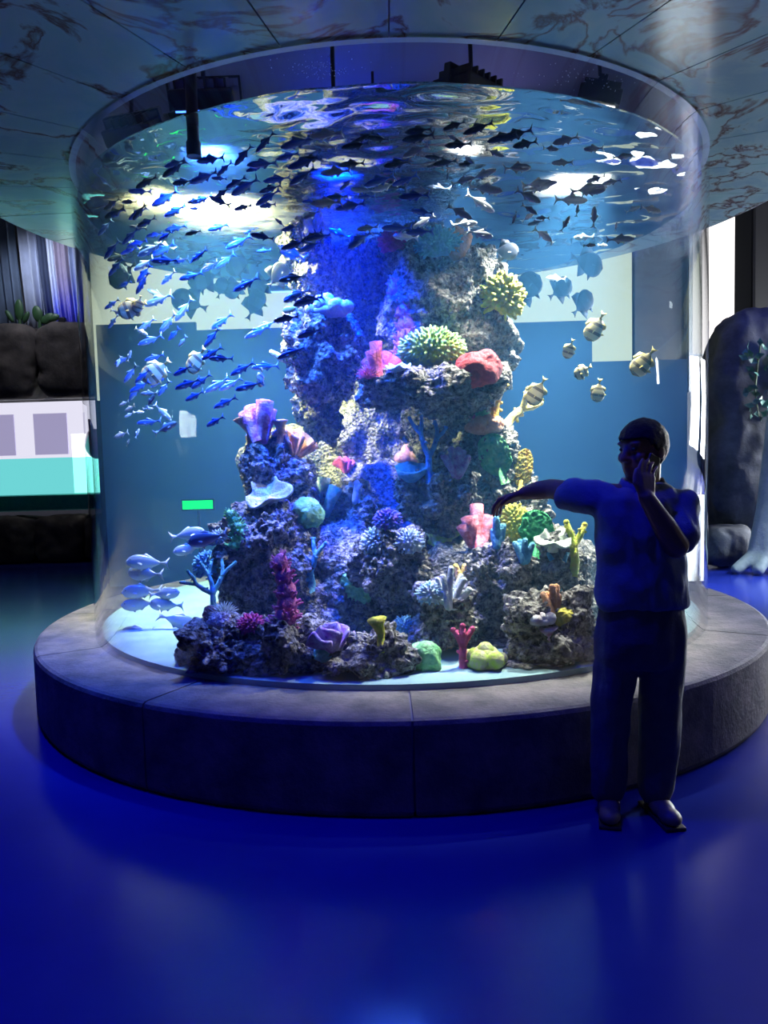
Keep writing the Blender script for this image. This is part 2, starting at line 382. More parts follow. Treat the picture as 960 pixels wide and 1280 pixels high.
# ================================================================== BLUE DOWNLIGHTS in the canopy
for k, az in enumerate((-78, -58, -24, 3, 60)):
    a = R(az); r = 2.80; p = Vector((r * math.sin(a), D - r * math.cos(a), Z_C))
    t = thing('downlight', p, 'round blue downlight recessed in the marble canopy', 'lamp', 'blue downlights of the canopy')
    bm = bmesh.new(); lathe(bm, [(0.055, -0.002), (0.075, -0.012), (0.08, 0.0), (0.08, 0.02), (0.055, 0.02)], 24, closed_prof=True); fixn(bm)
    obj('ring', bm, M['metal'], t)
    bm = bmesh.new(); lathe(bm, [(0.0005, 0.0), (0.054, 0.0), (0.054, 0.006), (0.0005, 0.006)], 24, closed_prof=True); fixn(bm)
    obj('lens', bm, emit('blue_lens', (0.02, 0.08, 1.0), 2.0), t)
    spot('downlight_beam', p - Vector((0, 0, 0.02)), p + Vector((0.9 * math.sin(a), -0.9 * math.cos(a), -3)), (0.002, 0.004, 1.0), 135, 105, 0.9, 0.05)


# ================================================================== REEF
reef = thing('reef', (0, D, Z_B + 0.035), 'tall pile of crusty grey reef rock in the middle of the tank', 'reef')
BV, BF = [], []
def make_rock(c, s, seed, rough=0.24, sub=6, rot=0.0, zmin=None):
    bm = bmesh.new(); bmesh.ops.create_icosphere(bm, subdivisions=sub, radius=1.0)
    o = Vector((seed * 7.13, seed * 3.7, seed * 1.9)); rm = Matrix.Rotation(rot, 3, 'Y')
    mean = (s[0] + s[1] + s[2]) / 3
    for v in bm.verts:
        n = v.co.normalized()
        # a blocky super-ellipsoid base
        k = (abs(n.x) ** 3.2 + abs(n.y) ** 3.2 + abs(n.z) ** 3.2) ** (-1 / 3.2)
        p = n * (0.55 + 0.45 * k)
        p = Vector((p.x * s[0], p.y * s[1], p.z * s[2]))
        d = noise.fractal((p / mean) * 1.5 + o, 1.0, 2.0, 3) * rough * mean
        d += (noise.noise(p * 8 + o)) * 0.055
        f = noise.noise(p * 24 + o); d += (abs(f) - 0.25) * 0.050
        f2 = noise.noise(p * 60 + o); d += f2 * 0.014
        q = rm @ (p + n * d) + c
        if zmin is not None and q.z < zmin: q.z = zmin + 0.02 * noise.noise(q * 5)
        v.co = q
    return bm
ZF = Z_B + 0.04
ROCKS = [  # px, py, Y, half width px, half height px, depth factor
    (480, 690, 6.35, 165, 180, 0.6), (485, 470, 6.35, 80, 190, 0.7), (522, 325, 5.75, 42, 46, 0.9),
    (558, 395, 5.2, 74, 88, 0.9), (603, 440, 5.2, 36, 50, 1.0), (402, 440, 4.95, 46, 60, 0.9), (388, 330, 5.4, 27, 52, 1.0),
    (545, 484, 4.72, 88, 26, 1.0), (600, 350, 5.35, 30, 38, 1.0), (400, 510, 5.35, 26, 46, 0.9), (560, 545, 5.75, 52, 50, 0.7),
    (345, 600, 4.75, 38, 58, 1.0), (612, 590, 5.05, 34, 72, 1.0), (545, 625, 4.75, 52, 38, 0.9), (432, 640, 5.05, 46, 34, 0.8),
    (330, 692, 4.5, 62, 68, 0.9), (420, 722, 5.25, 60, 60, 0.7), (490, 705, 4.35, 46, 42, 0.9), (622, 720, 4.35, 44, 40, 0.9),
    (684, 718, 4.5, 44, 56, 1.0), (555, 768, 4.15, 44, 38, 0.9), (288, 814, 3.92, 56, 44, 0.8), (368, 814, 3.88, 54, 46, 0.8),
    (475, 827, 3.80, 40, 44, 0.8), (690, 798, 3.98, 54, 62, 0.8), (600, 830, 4.35, 60, 30, 0.9), (425, 842, 3.86, 36, 26, 0.8), (668, 846, 3.84, 42, 18, 0.8), (340, 842, 3.88, 40, 20, 0.8), (640, 640, 4.85, 40, 40, 0.8)]
for i, (x, y, Y, rx, ry, df) in enumerate(ROCKS):
    c = at(x, y, Y); s = (px2m(rx, Y), px2m((rx + ry) / 2, Y) * df, px2m(ry, Y))
    big = rx > 60
    bm = make_rock(c, s, i + 1.37, sub=6, rot=random.uniform(-0.2, 0.2), zmin=ZF)
    b0 = len(BV); bm.verts.ensure_lookup_table()
    BV += [v.co.copy() for v in bm.verts]; BF += [[b0 + v.index for v in f.verts] for f in bm.faces]
    o = obj('rock', bm, M['reef'], smooth=True); cparent(o, reef)
for i, az in enumerate((-35, -26, -19, -8, 24)):
    a_ = R(az); bm = make_rock(Vector((1.86 * math.sin(a_), D - 1.86 * math.cos(a_), ZF + 0.05)), (0.17, 0.17, 0.045 + 0.025 * (i % 3)), 71.3 + i, sub=5, zmin=ZF)
    for v in bm.verts:
        q = Vector((v.co.x, v.co.y - D)); 
        if q.length > 2.05: q *= 2.05 / q.length; v.co.x = q.x; v.co.y = q.y + D
    b0 = len(BV); bm.verts.ensure_lookup_table(); BV += [v.co.copy() for v in bm.verts]; BF += [[b0 + v.index for v in f.verts] for f in bm.faces]
    cparent(obj('rock', bm, M['reef'], smooth=True), reef)
# a buried base so that the pile stands on the tank bottom
for i, (x, Yc, rx, ry, h) in enumerate(((0.0, 6.2, 1.0, 0.7, 0.7), (-0.55, 4.9, 0.6, 0.6, 0.42), (0.55, 4.95, 0.7, 0.6, 0.42))):
    bm = make_rock(Vector((x, Yc, ZF + h * 0.5)), (rx, ry, h), 51 + i, sub=6, zmin=ZF)
    b0 = len(BV); bm.verts.ensure_lookup_table(); BV += [v.co.copy() for v in bm.verts]; BF += [[b0 + v.index for v in f.verts] for f in bm.faces]
    cparent(obj('rock', bm, M['reef'], smooth=True), reef)
BVH = BVHTree.FromPolygons(BV, BF)
def hit_Y(x, y):
    d = ray(x, y); h = BVH.ray_cast(CAM, d.normalized(), 30)
    return h[0].y if h[0] is not None else None

# ================================================================== CORALS (each one a thing of its own, seated on the reef)
def cmat(name, col, tip=None, bump=0.5, rough=0.65):
    c2 = tip or tuple(min(1, c * 1.35 + 0.03) for c in col)
    return pbr(name, tuple(c * 0.8 for c in col), rough, c2, 26.0, 0.8, 70.0)
def k_branch(s, rnd, n=3, levels=2, r=0.09, spread=0.7, knob=True, flat=0.35):
    bm = bmesh.new()
    def grow(p, d, L, rad, lv):
        mid = p + d * L * 0.5 + Vector((rnd.uniform(-1, 1), rnd.uniform(-.4, .4), 0)) * L * 0.08; e = p + d * L
        add_tube(bm, [p, mid, e], [rad, rad * 0.9, rad * 0.78], 8)
        add_ell(bm, e, (rad * 0.85,) * 3, sub=2)
        for _ in range(int(3 if knob else 0)):
            q = p + d * L * rnd.uniform(0.3, 1); o_ = Vector((rnd.uniform(-1, 1), rnd.uniform(-1, 1), rnd.uniform(-.3, 1))).normalized()
            add_capsule(bm, q, rad * 0.5, q + o_ * rad * 1.25, rad * 0.34, 6)
        if lv > 0:
            for k in range(n if lv == levels else 2):
                a = (k - ((n if lv == levels else 2) - 1) / 2) * spread * rnd.uniform(0.8, 1.2)
                d2 = (Matrix.Rotation(a, 3, 'Y') @ d + Vector((0, rnd.uniform(-flat, flat), 0.12))).normalized()
                grow(e, d2, L * rnd.uniform(0.7, 0.95), rad * 0.74, lv - 1)
    L0 = s[2] * (0.62 if levels == 1 else 0.42)
    grow(Vector((0, 0, -0.05 * s[2])), Vector((0, 0, 1)), L0, r * s[2], levels)
    return bm
def k_finger(s, rnd, n=7, r=0.12, open_top=False, fan=0.55):
    bm = bmesh.new()
    for k in range(n):
        a = (k / max(1, n - 1) - 0.5) * 2 * fan + rnd.uniform(-.1, .1); ln = s[2] * (1.0 - 0.3 * abs(k / max(1, n - 1) - 0.5) * 2) * rnd.uniform(0.72, 1.0)
        d = Vector((math.sin(a), rnd.uniform(-.35, .25), math.cos(a))).normalized(); b = Vector((math.sin(a) * s[0] * 0.25, rnd.uniform(-.2, .2) * s[1], 0))
        rad = r * s[2] * rnd.uniform(0.8, 1.1)
        if open_top:
            e = b + d * ln
            add_tube(bm, [b - d * 0.02, b + d * ln * 0.5, e, e + d * rad * 0.1, e - d * rad * 0.9], [rad * 0.75, rad * 0.95, rad * 1.15, rad * 0.8, rad * 0.55], 12)
        else:
            q = b + d * ln * 0.55 + Vector((rnd.uniform(-1, 1), 0, 0)) * ln * 0.05
            add_capsule(bm, b, rad, q, rad * 0.95, 9); add_capsule(bm, q, rad * 0.95, b + d * ln, rad * 0.8, 9)
            for _ in range(4):
                z = rnd.uniform(0.35, 1); o_ = Vector((rnd.uniform(-1, 1), rnd.uniform(-1, 1), 0.2)).normalized()
                add_ell(bm, b + d * ln * z + o_ * rad * 0.75, (rad * 0.38,) * 3, sub=1)
    return bm
def k_dome(s, rnd, groove=0.08, f=9.0, cut=0.0):
    bm = bmesh.new(); add_ell(bm, (0, 0, s[2] * 0.32), (s[0] * 0.5, s[1] * 0.5, s[2] * 0.68), sub=5)
    o_ = Vector((rnd.random() * 9,) * 3)
    for v in bm.verts:
        n = v.co.copy(); n.z -= s[2] * 0.32; n = n.normalized()
        d = abs(noise.noise(Vector((n.x, n.y, n.z)) * f * 0.5 + o_)) * groove * 2 - groove * 0.5 + noise.noise(n * 1.6 + o_) * 0.16
        v.co += n * d * min(s)
    return bm
def k_plate(s, rnd, tilt=0.5):
    bm = bmesh.new(); nr, na = 8, 40; ph = rnd.random() * 9
    def P(i, k, up):
        r = i / nr; a = 2 * PI * k / na
        rr = 1 + 0.16 * math.sin(a * 3 + ph) + 0.09 * math.sin(a * 7 + ph * 2)
        z = 0.18 * r * r + 0.07 * r * math.sin(a * 5 + ph) + 0.03 * noise.noise(Vector((r * math.cos(a) * 6, r * math.sin(a) * 6, ph)))
        return Vector((r * rr * math.cos(a) * s[0] * 0.5, r * rr * math.sin(a) * s[0] * 0.42, z * s[0] + (0.06 if up else -0.03) * s[0] * (1.2 - 0.7 * r)))
    sheets = []
    for up in (True, False):
        c = bm.verts.new(P(0, 0, up)); rg = [[bm.verts.new(P(i, k, up)) for k in range(na)] for i in range(1, nr + 1)]
        for k in range(na): bm.faces.new((c, rg[0][k], rg[0][(k + 1) % na]))
        for a, b in zip(rg, rg[1:]):
            for k in range(na): bm.faces.new((a[k], b[k], b[(k + 1) % na], a[(k + 1) % na]))
        sheets.append(rg[-1])
    for k in range(na): bm.faces.new((sheets[0][k], sheets[1][k], sheets[1][(k + 1) % na], sheets[0][(k + 1) % na]))
    bmesh.ops.transform(bm, matrix=Matrix.Translation((0, 0, s[2] * 0.35)) @ Matrix.Rotation(tilt, 4, 'X') @ Matrix.Rotation(rnd.uniform(-.25, .25), 4, 'Y'), verts=bm.verts[:])
    add_tube(bm, [(0, 0.02, -0.06 * s[0]), (0, 0, s[2] * 0.38)], [s[0] * 0.16, s[0] * 0.12], 10)
    return fixn(bm)
def k_bush(s, rnd, n=150, tip=0.10, L=0.26):
    bm = bmesh.new(); add_ell(bm, (0, 0, s[2] * 0.4), (s[0] * 0.36, s[1] * 0.36, s[2] * 0.42), sub=3)
    for k in range(n):
        z = 1 - 1.75 * (k + 0.5) / n; a = k * 2.39996; q = math.sqrt(max(0, 1 - z * z)); d = Vector((q * math.cos(a), q * math.sin(a), z))
        b = Vector((d.x * s[0] * 0.32, d.y * s[1] * 0.32, s[2] * 0.4 + d.z * s[2] * 0.38))
        d2 = (d + Vector((rnd.uniform(-1, 1), rnd.uniform(-1, 1), rnd.uniform(-1, 1))) * 0.3).normalized(); m_ = min(s)
        ln = m_ * L * rnd.uniform(0.6, 1.1); r0 = m_ * tip * 0.55
        add_tube(bm, [b, b + d2 * ln * 0.6, b + d2 * ln], [r0, r0 * 1.1, r0 * 0.6], 5)
    return bm
def k_anemone(s, rnd, n=110):
    bm = bmesh.new(); add_ell(bm, (0, 0, s[2] * 0.2), (s[0] * 0.2, s[1] * 0.2, s[2] * 0.25), sub=2)
    for k in range(n):
        z = 1 - 1.5 * (k + 0.5) / n; a = k * 2.39996; q = math.sqrt(max(0, 1 - z * z)); d = Vector((q * math.cos(a), q * math.sin(a), z))
        e = Vector((d.x * s[0] * 0.5, d.y * s[1] * 0.5, s[2] * 0.35 + d.z * s[2] * 0.6)) * rnd.uniform(0.85, 1.1)
        r0 = min(s) * 0.035
        add_tube(bm, [(0, 0, s[2] * 0.25), e * 0.6 + Vector((0, 0, s[2] * 0.06)), e], [r0, r0, r0 * 0.35], 5)
    return bm
def k_fold(s, rnd, n=5):
    bm = bmesh.new()
    for j in range(n):
        a0 = (j - (n - 1) / 2) * 0.45; ph = rnd.random() * 6
        u = Matrix.Rotation(a0, 3, 'Y'); nu, nv = 14, 7; rows = [[], []]
        for side in (0, 1):
            for v_ in range(nv + 1):
                row = []
                for k in range(nu + 1):
                    t = v_ / nv; x = (k / nu - 0.5)
                    w_ = 0.35 + 0.65 * t
                    p = Vector((0.10 * math.sin(k / nu * 8 + ph) * t + (0.045 if side else -0.045), x * w_ * 1.0, t * (1 - 0.35 * (2 * x) ** 2)))
                    p = u @ Vector((p.x * s[0], p.y * s[1], p.z * s[2])); row.append(bm.verts.new(p + Vector((a0 * s[0] * 0.18, 0, 0))))
                rows[side].append(row)
            for a, b in zip(rows[side], rows[side][1:]):
                for k in range(nu): bm.faces.new((a[k], a[k + 1], b[k + 1], b[k]))
        A, B = rows
        for k in range(nu): bm.faces.new((A[-1][k], A[-1][k + 1], B[-1][k + 1], B[-1][k]))
        for v_ in range(nv):
            bm.faces.new((A[v_][0], A[v_ + 1][0], B[v_ + 1][0], B[v_][0])); bm.faces.new((A[v_][-1], A[v_ + 1][-1], B[v_ + 1][-1], B[v_][-1]))
    bmesh.ops.rotate(bm, cent=(0, 0, 0), matrix=Matrix.Rotation(R(55), 3, 'Z'), verts=bm.verts[:])
    return fixn(bm)
def k_lumps(s, rnd, n=9):
    bm = bmesh.new()
    for k in range(n):
        a = 2.39996 * k; q = math.sqrt(k / n); r = min(s) * rnd.uniform(0.26, 0.42)
        add_ell(bm, (q * math.cos(a) * s[0] * 0.42, q * math.sin(a) * s[1] * 0.36, s[2] * (0.25 + 0.4 * (1 - q)) + rnd.uniform(-.05, .1) * s[2]), (r, r, r * rnd.uniform(0.8, 1.2)), sub=2)
    add_ell(bm, (0, 0, s[2] * 0.15), (s[0] * 0.42, s[1] * 0.38, s[2] * 0.3), sub=2)
    return bm
def k_fan(s, rnd):
    # a thick upright leaf with a raised net of ribs
    bm = bmesh.new(); add_ell(bm, (0, 0, s[2] * 0.58), (s[0] * 0.5, s[0] * 0.09, s[2] * 0.44), sub=5); ph = rnd.random() * 9
    for v in bm.verts:
        q = v.co; f = noise.noise(Vector((q.x / s[0] * 9, q.z / s[0] * 9, ph)))
        v.co.y += (1 if q.y > 0 else -1) * (0.05 - abs(f) * 0.22) * s[0] + 0.10 * s[0] * math.sin(q.x / s[0] * 4 + ph)
        e = noise.noise(Vector((math.atan2(q.z - s[2] * .58, q.x) * 1.3, ph, 0))); v.co.x *= 1 + 0.2 * e
    add_tube(bm, [(0, 0, -0.05 * s[2]), (0, 0, s[2] * 0.3)], [s[0] * 0.15, s[0] * 0.11], 8)
    return bm
def k_column(s, rnd):
    bm = bmesh.new(); n = 6
    for j in range(n):
        t = j / (n - 1); c = Vector((s[0] * 0.28 * math.sin(t * 3.0 + 0.6), 0, s[2] * (0.06 + 0.86 * t))); r = s[0] * (0.42 - 0.16 * t)
        add_ell(bm, c, (r, r, s[2] * 0.14), sub=2)
        for k in range(26):
            z = rnd.uniform(-1, 1); a = rnd.uniform(0, 2 * PI); q = math.sqrt(1 - z * z); d = Vector((q * math.cos(a), q * math.sin(a), z))
            b = c + Vector((d.x * r * 0.85, d.y * r * 0.85, d.z * s[2] * 0.12)); add_capsule(bm, b, r * 0.15, b + (d + Vector((0, 0, 0.4))) * r * 0.5, r * 0.10, 5)
    return bm
def k_cup(s, rnd):
    bm = bmesh.new(); L = s[2]; r = s[0] * 0.5
    add_tube(bm, [(0, 0, -0.03), (0.02 * L, 0, 0.4 * L), (-0.08 * L, -0.03 * L, 0.72 * L), (-0.12 * L, -0.08 * L, 0.95 * L), (-0.12 * L, -0.09 * L, 0.97 * L), (-0.10 * L, -0.04 * L, 0.80 * L)],
             [r * 0.42, r * 0.40, r * 0.6, r * 1.0, r * 0.78, r * 0.5], 14)
    return bm
def k_bowl(s, rnd):
    bm = bmesh.new(); lathe(bm, [(0.001, 0.0), (s[0] * 0.2, 0.02 * s[2]), (s[0] * 0.42, s[2] * 0.45), (s[0] * 0.5, s[2] * 0.9), (s[0] * 0.44, s[2] * 0.95), (s[0] * 0.32, s[2] * 0.55), (0.001, s[2] * 0.3)], 30)
    for v in bm.verts: v.co *= 1 + 0.12 * noise.noise(v.co * (8 / s[0]))
    bmesh.ops.transform(bm, matrix=Matrix.Rotation(R(28), 4, 'X'), verts=bm.verts[:]); return fixn(bm)
KIND = dict(branch=k_branch, finger=k_finger, dome=k_dome, plate=k_plate, bush=k_bush, anemone=k_anemone, fold=k_fold, lumps=k_lumps, fan=k_fan, column=k_column, cup=k_cup, bowl=k_bowl)
pink = (0.62, 0.06, 0.24); mag = (0.55, 0.05, 0.33); red = (0.60, 0.05, 0.07); org = (0.80, 0.28, 0.08); pch = (0.80, 0.42, 0.26); yel = (0.82, 0.68, 0.06)
ylg = (0.55, 0.75, 0.06); grn = (0.08, 0.60, 0.16); teal = (0.08, 0.50, 0.50); blu = (0.03, 0.18, 0.72); cya = (0.20, 0.62, 0.80); wht = (0.80, 0.82, 0.80); crm = (0.82, 0.74, 0.50); pur = (0.32, 0.08, 0.62); lav = (0.62, 0.58, 0.85); lgr = (0.35, 0.72, 0.30)
# name, px, py of the foot, width px, height px, kind, colour, tip colour, kwargs, tilt deg, label
CORALS = [
 ('bushy_coral', 490, 312, 30, 26, 'bush', pink, None, dict(n=120), 0, 'small pink bushy coral on the reef summit'),
 ('bushy_coral', 549, 318, 58, 32, 'bush', teal, cya, dict(n=200, L=0.3), 0, 'wide teal bushy coral on the reef summit'),
 ('knob_coral', 573, 316, 20, 40, 'finger', org, pch, dict(n=3, r=0.2, fan=0.3), 0, 'peach orange knobby coral standing on the reef summit'),
 ('leaf_coral', 624, 390, 44, 46, 'bush', ylg, yel, dict(n=150, tip=0.13, L=0.32), 12, 'yellow green leafy coral sprouting from the tower flank'),
 ('crust_coral', 500, 440, 28, 84, 'column', (0.75, 0.10, 0.30), (0.95, 0.35, 0.6), {}, 0, 'tall pink encrusting coral running up the tower'),
 ('tube_coral', 474, 466, 36, 40, 'finger', (0.62, 0.12, 0.10), pink, dict(n=5, r=0.17, open_top=True), 0, 'dull red tube coral at the foot of the pink crust'),
 ('sea_anemone', 461, 472, 28, 18, 'anemone', (0.9, 0.05, 0.18), (1, 0.2, 0.4), {}, 0, 'bright red spiky anemone on the upper ledge'),
 ('bushy_coral', 540, 455, 92, 46, 'bush', (0.20, 0.52, 0.32), ylg, dict(n=340, tip=0.07, L=0.2), 0, 'large green bushy coral mound on the upper ledge'),
 ('mound_coral', 598, 470, 50, 30, 'dome', (0.42, 0.03, 0.06), red, dict(groove=0.03), 0, 'dark red smooth mound coral on the upper ledge'),
 ('plate_coral', 497, 465, 26, 12, 'plate', cya, wht, dict(tilt=0.4), 0, 'small pale cyan plate coral beside the green mound'),
 ('lumpy_coral', 409, 392, 50, 24, 'lumps', lav, wht, dict(n=14), 0, 'lavender white lumpy coral capping the left tower'),
 ('knob_coral', 388, 290, 32, 28, 'finger', crm, wht, dict(n=4, r=0.22, fan=0.6), 0, 'cream knobby coral topping the slim left column'),
 ('stick_coral', 352, 446, 22, 24, 'finger', wht, crm, dict(n=1, r=0.14, fan=0.0), -55, 'single white stick coral jutting from the left tower'),
 ('tube_coral', 326, 548, 40, 52, 'finger', mag, (0.85, 0.4, 0.6), dict(n=6, r=0.16, open_top=True, fan=0.28), 0, 'magenta tube coral cluster atop the left shoulder'),
 ('barrel_coral', 315, 552, 26, 34, 'cup', (0.55, 0.26, 0.12), pch, {}, -8, 'tan barrel coral behind the magenta tubes'),
 ('barrel_coral', 349, 550, 18, 26, 'cup', (0.52, 0.30, 0.16), pch, {}, 10, 'small tan barrel coral beside the magenta tubes'),
 ('fold_coral', 366, 568, 38, 32, 'fold', org, pch, dict(n=5), 8, 'orange ruffled coral on the left shoulder'),
 ('plate_coral', 338, 628, 50, 20, 'plate', crm, wht, dict(tilt=0.75), 0, 'cream plate coral on the left column'),
 ('dome_coral', 384, 649, 36, 28, 'dome', (0.22, 0.55, 0.10), lgr, dict(groove=0.04), 0, 'smooth green dome coral below the teal tubes'),
 ('finger_coral', 402, 640, 38, 56, 'finger', teal, (0.55, 0.6, 0.6), dict(n=6, r=0.12, open_top=True, fan=0.45), 0, 'teal tube coral cluster above the green dome'),
 ('lumpy_coral', 291, 682, 22, 42, 'column', grn, lgr, {}, 0, 'upright green knobby coral on the left flank'),
 ('bushy_coral', 274, 680, 24, 20, 'bush', cya, wht, dict(n=90), 0, 'small cyan bushy coral beside the green knobby coral'),
 ('bushy_coral', 263, 716, 36, 28, 'bush', blu, cya, dict(n=130), -20, 'blue bushy coral on the left flank'),
 ('branch_coral', 252, 768, 60, 62, 'branch', (0.10, 0.55, 0.42), cya, dict(n=3, levels=2, r=0.07, spread=0.9), -12, 'teal green branching coral by the left boulder'),
 ('dome_coral', 275, 781, 28, 18, 'dome', wht, lav, dict(groove=0.10, f=14), 0, 'white pitted dome coral on the left boulder'),
 ('spike_coral', 252, 785, 16, 26, 'fan', crm, pch, {}, 0, 'cream blade coral beside the white dome'),
 ('crust_coral', 334, 795, 34, 92, 'column', mag, (0.85, 0.3, 0.55), {}, 8, 'tall magenta crusty coral on the left boulder'),
 ('lumpy_coral', 312, 790, 36, 24, 'bush', mag, pink, dict(n=110), 0, 'low magenta bushy coral at the foot of the tall magenta coral'),
 ('branch_coral', 388, 738, 40, 62, 'branch', (0.05, 0.28, 0.70), cya, dict(n=2, levels=2, r=0.08, spread=0.9), 0, 'blue branching coral in the dark left hollow'),
 ('ridge_coral', 443, 735, 44, 34, 'dome', (0.20, 0.52, 0.18), lgr, dict(groove=0.14, f=12), 30, 'green ridged coral in the dark left hollow'),
 ('leaf_coral', 416, 812, 40, 34, 'fold', pur, lav, dict(n=5), 0, 'purple leafy coral between the front boulders'),
 ('ball_coral', 404, 822, 20, 18, 'dome', teal, cya, dict(groove=0.05), 0, 'small teal ball coral beside the purple leaves'),
 ('cup_coral', 476, 806, 22, 34, 'cup', ylg, yel, {}, 0, 'yellow green cup coral on the front boulder'),
 ('dome_coral', 533, 861, 36, 34, 'dome', (0.16, 0.60, 0.20), lgr, dict(groove=0.02), 0, 'smooth green dome coral at the foot of the reef'),
 ('branch_coral', 580, 855, 36, 44, 'branch', (0.55, 0.06, 0.12), pink, dict(n=3, levels=1, r=0.13, spread=0.7), 0, 'dull red branching coral at the foot of the reef'),
 ('lumpy_coral', 608, 855, 52, 28, 'lumps', crm, ylg, dict(n=12), 0, 'yellowish lumpy coral at the foot of the reef'),
 ('finger_coral', 562, 757, 38, 46, 'finger', (0.6, 0.75, 0.7), wht, dict(n=7, r=0.09, fan=0.5), 8, 'pale white finger coral on the hanging boulder'),
 ('finger_coral', 577, 727, 18, 36, 'finger', yel, pch, dict(n=2, r=0.14, fan=0.15), 0, 'yellow finger coral behind the pale fingers'),
 ('bushy_coral', 538, 752, 34, 26, 'bush', cya, wht, dict(n=130), 0, 'pale cyan bushy coral on the hanging boulder'),
 ('plate_coral', 543, 675, 44, 20, 'plate', crm, ylg, dict(tilt=0.8), 14, 'cream plate coral on the middle ledge'),
 ('tube_coral', 596, 680, 46, 54, 'finger', red, (0.8, 0.3, 0.4), dict(n=4, r=0.16, open_top=True, fan=0.4), -6, 'crimson tube coral above the right boulder'),
 ('finger_coral', 623, 680, 18, 34, 'finger', (0.05, 0.30, 0.65), cya, dict(n=3, r=0.16, fan=0.2), 0, 'small blue finger coral beside the crimson tubes'),
 ('bushy_coral', 645, 676, 36, 52, 'bush', (0.55, 0.75, 0.12), yel, dict(n=190, L=0.2), 0, 'yellow green bushy coral beneath the hand of the man'),
 ('net_coral', 672, 694, 38, 54, 'fan', (0.04, 0.45, 0.16), grn, {}, 0, 'dark green net coral on the right shoulder'),
 ('plate_coral', 692, 684, 38, 18, 'plate', (0.55, 0.68, 0.45), wht, dict(tilt=0.6), 0, 'pale green plate coral on the right shoulder'),
 ('branch_coral', 717, 716, 46, 58, 'branch', yel, ylg, dict(n=2, levels=1, r=0.10, spread=1.0), 4, 'yellow forked coral at the edge of the right shoulder'),
 ('finger_coral', 656, 700, 22, 36, 'finger', (0.05, 0.32, 0.62), cya, dict(n=4, r=0.13, fan=0.3), 0, 'blue finger coral in front of the net coral'),
 ('branch_coral', 700, 738, 32, 46, 'branch', (0.06, 0.34, 0.62), cya, dict(n=3, levels=1, r=0.11, spread=0.7), 0, 'steel blue branching coral on the right boulder'),
 ('finger_coral', 692, 766, 32, 40, 'finger', (0.85, 0.40, 0.10), pch, dict(n=6, r=0.12, fan=0.3), 0, 'orange finger coral on the right boulder'),
 ('lumpy_coral', 677, 778, 36, 18, 'lumps', (0.75, 0.62, 0.62), wht, dict(n=9), 0, 'pinkish white lumpy coral before the orange fingers'),
 ('dome_coral', 710, 777, 34, 18, 'dome', (0.72, 0.72, 0.12), yel, dict(groove=0.08), 0, 'yellow mound coral beside the orange fingers'),
 ('tube_coral', 702, 808, 22, 20, 'cup', (0.6, 0.25, 0.5), lav, {}, 0, 'small pink cup coral low on the right boulder'),
 ('leaf_coral', 631, 600, 34, 58, 'fan', (0.06, 0.62, 0.22), lgr, {}, -18, 'bright green leaf coral on the right column'),
 ('ridge_coral', 650, 615, 20, 52, 'fan', (0.80, 0.48, 0.05), yel, {}, 10, 'orange yellow blade coral behind the green leaf'),
 ('branch_coral', 634, 528, 60, 46, 'branch', yel, (0.9, 0.7, 0.3), dict(n=3, levels=1, r=0.12, spread=0.6), 48, 'yellow antler coral reaching out from the right column'),
 ('branch_coral', 615, 530, 24, 52, 'branch', org, yel, dict(n=2, levels=1, r=0.12, spread=0.5), 12, 'orange antler coral atop the right column'),
 ('crust_coral', 607, 538, 46, 24, 'lumps', (0.75, 0.30, 0.16), pch, dict(n=12), 0, 'orange pink crust coral atop the right column'),
 ('sea_anemone', 591, 524, 22, 18, 'anemone', (0.7, 0.05, 0.12), pink, {}, 0, 'dark red anemone atop the right column'),
 ('ball_coral', 603, 517, 14, 14, 'dome', grn, lgr, {}, 0, 'tiny green ball coral beside the dark red anemone'),
 ('branch_coral', 537, 600, 44, 78, 'branch', (0.04, 0.20, 0.75), (0.10, 0.40, 0.85), dict(n=2, levels=2, r=0.06, spread=0.8), 0, 'royal blue staghorn coral on the middle ledge'),
 ('lumpy_coral', 513, 577, 28, 24, 'lumps', (0.68, 0.25, 0.40), pch, dict(n=12), 0, 'rose pink lumpy coral left of the blue staghorn'),
 ('bowl_coral', 514, 599, 34, 18, 'bowl', (0.05, 0.40, 0.70), cya, {}, 0, 'blue bowl coral under the rose pink coral'),
 ('finger_coral', 571, 592, 26, 34, 'finger', (0.42, 0.12, 0.60), lav, dict(n=6, r=0.15, fan=0.4), 0, 'purple finger coral right of the blue staghorn'),
 ('leaf_coral', 431, 590, 22, 20, 'fold', (0.40, 0.08, 0.45), pink, dict(n=3), 0, 'small purple leaf coral in the shaded hollow'),
 ('bushy_coral', 485, 660, 34, 26, 'bush', pur, blu, dict(n=120), 0, 'violet bushy coral on the blue lit boulder'),
 ('bushy_coral', 472, 690, 34, 32, 'bush', cya, wht, dict(n=140), 0, 'cyan bushy coral on the blue lit boulder'),
 ('bushy_coral', 511, 690, 38, 30, 'bush', (0.45, 0.70, 0.85), wht, dict(n=140), 0, 'pale blue bushy coral beside the cream plate'),
 ('finger_coral', 443, 625, 34, 28, 'finger', (0.25, 0.42, 0.62), lav, dict(n=6, r=0.14, fan=0.5), 0, 'grey blue finger coral right of the teal tubes'),
 ('anemone_tuft', 278, 770, 34, 20, 'anemone', (0.45, 0.60, 0.45), wht, {}, 0, 'pale green spiky anemone behind the white dome'),
 ('bushy_coral', 505, 790, 26, 22, 'bush', (0.15, 0.30, 0.60), cya, dict(n=80), 0, 'slate blue bushy coral behind the front boulder'),
]
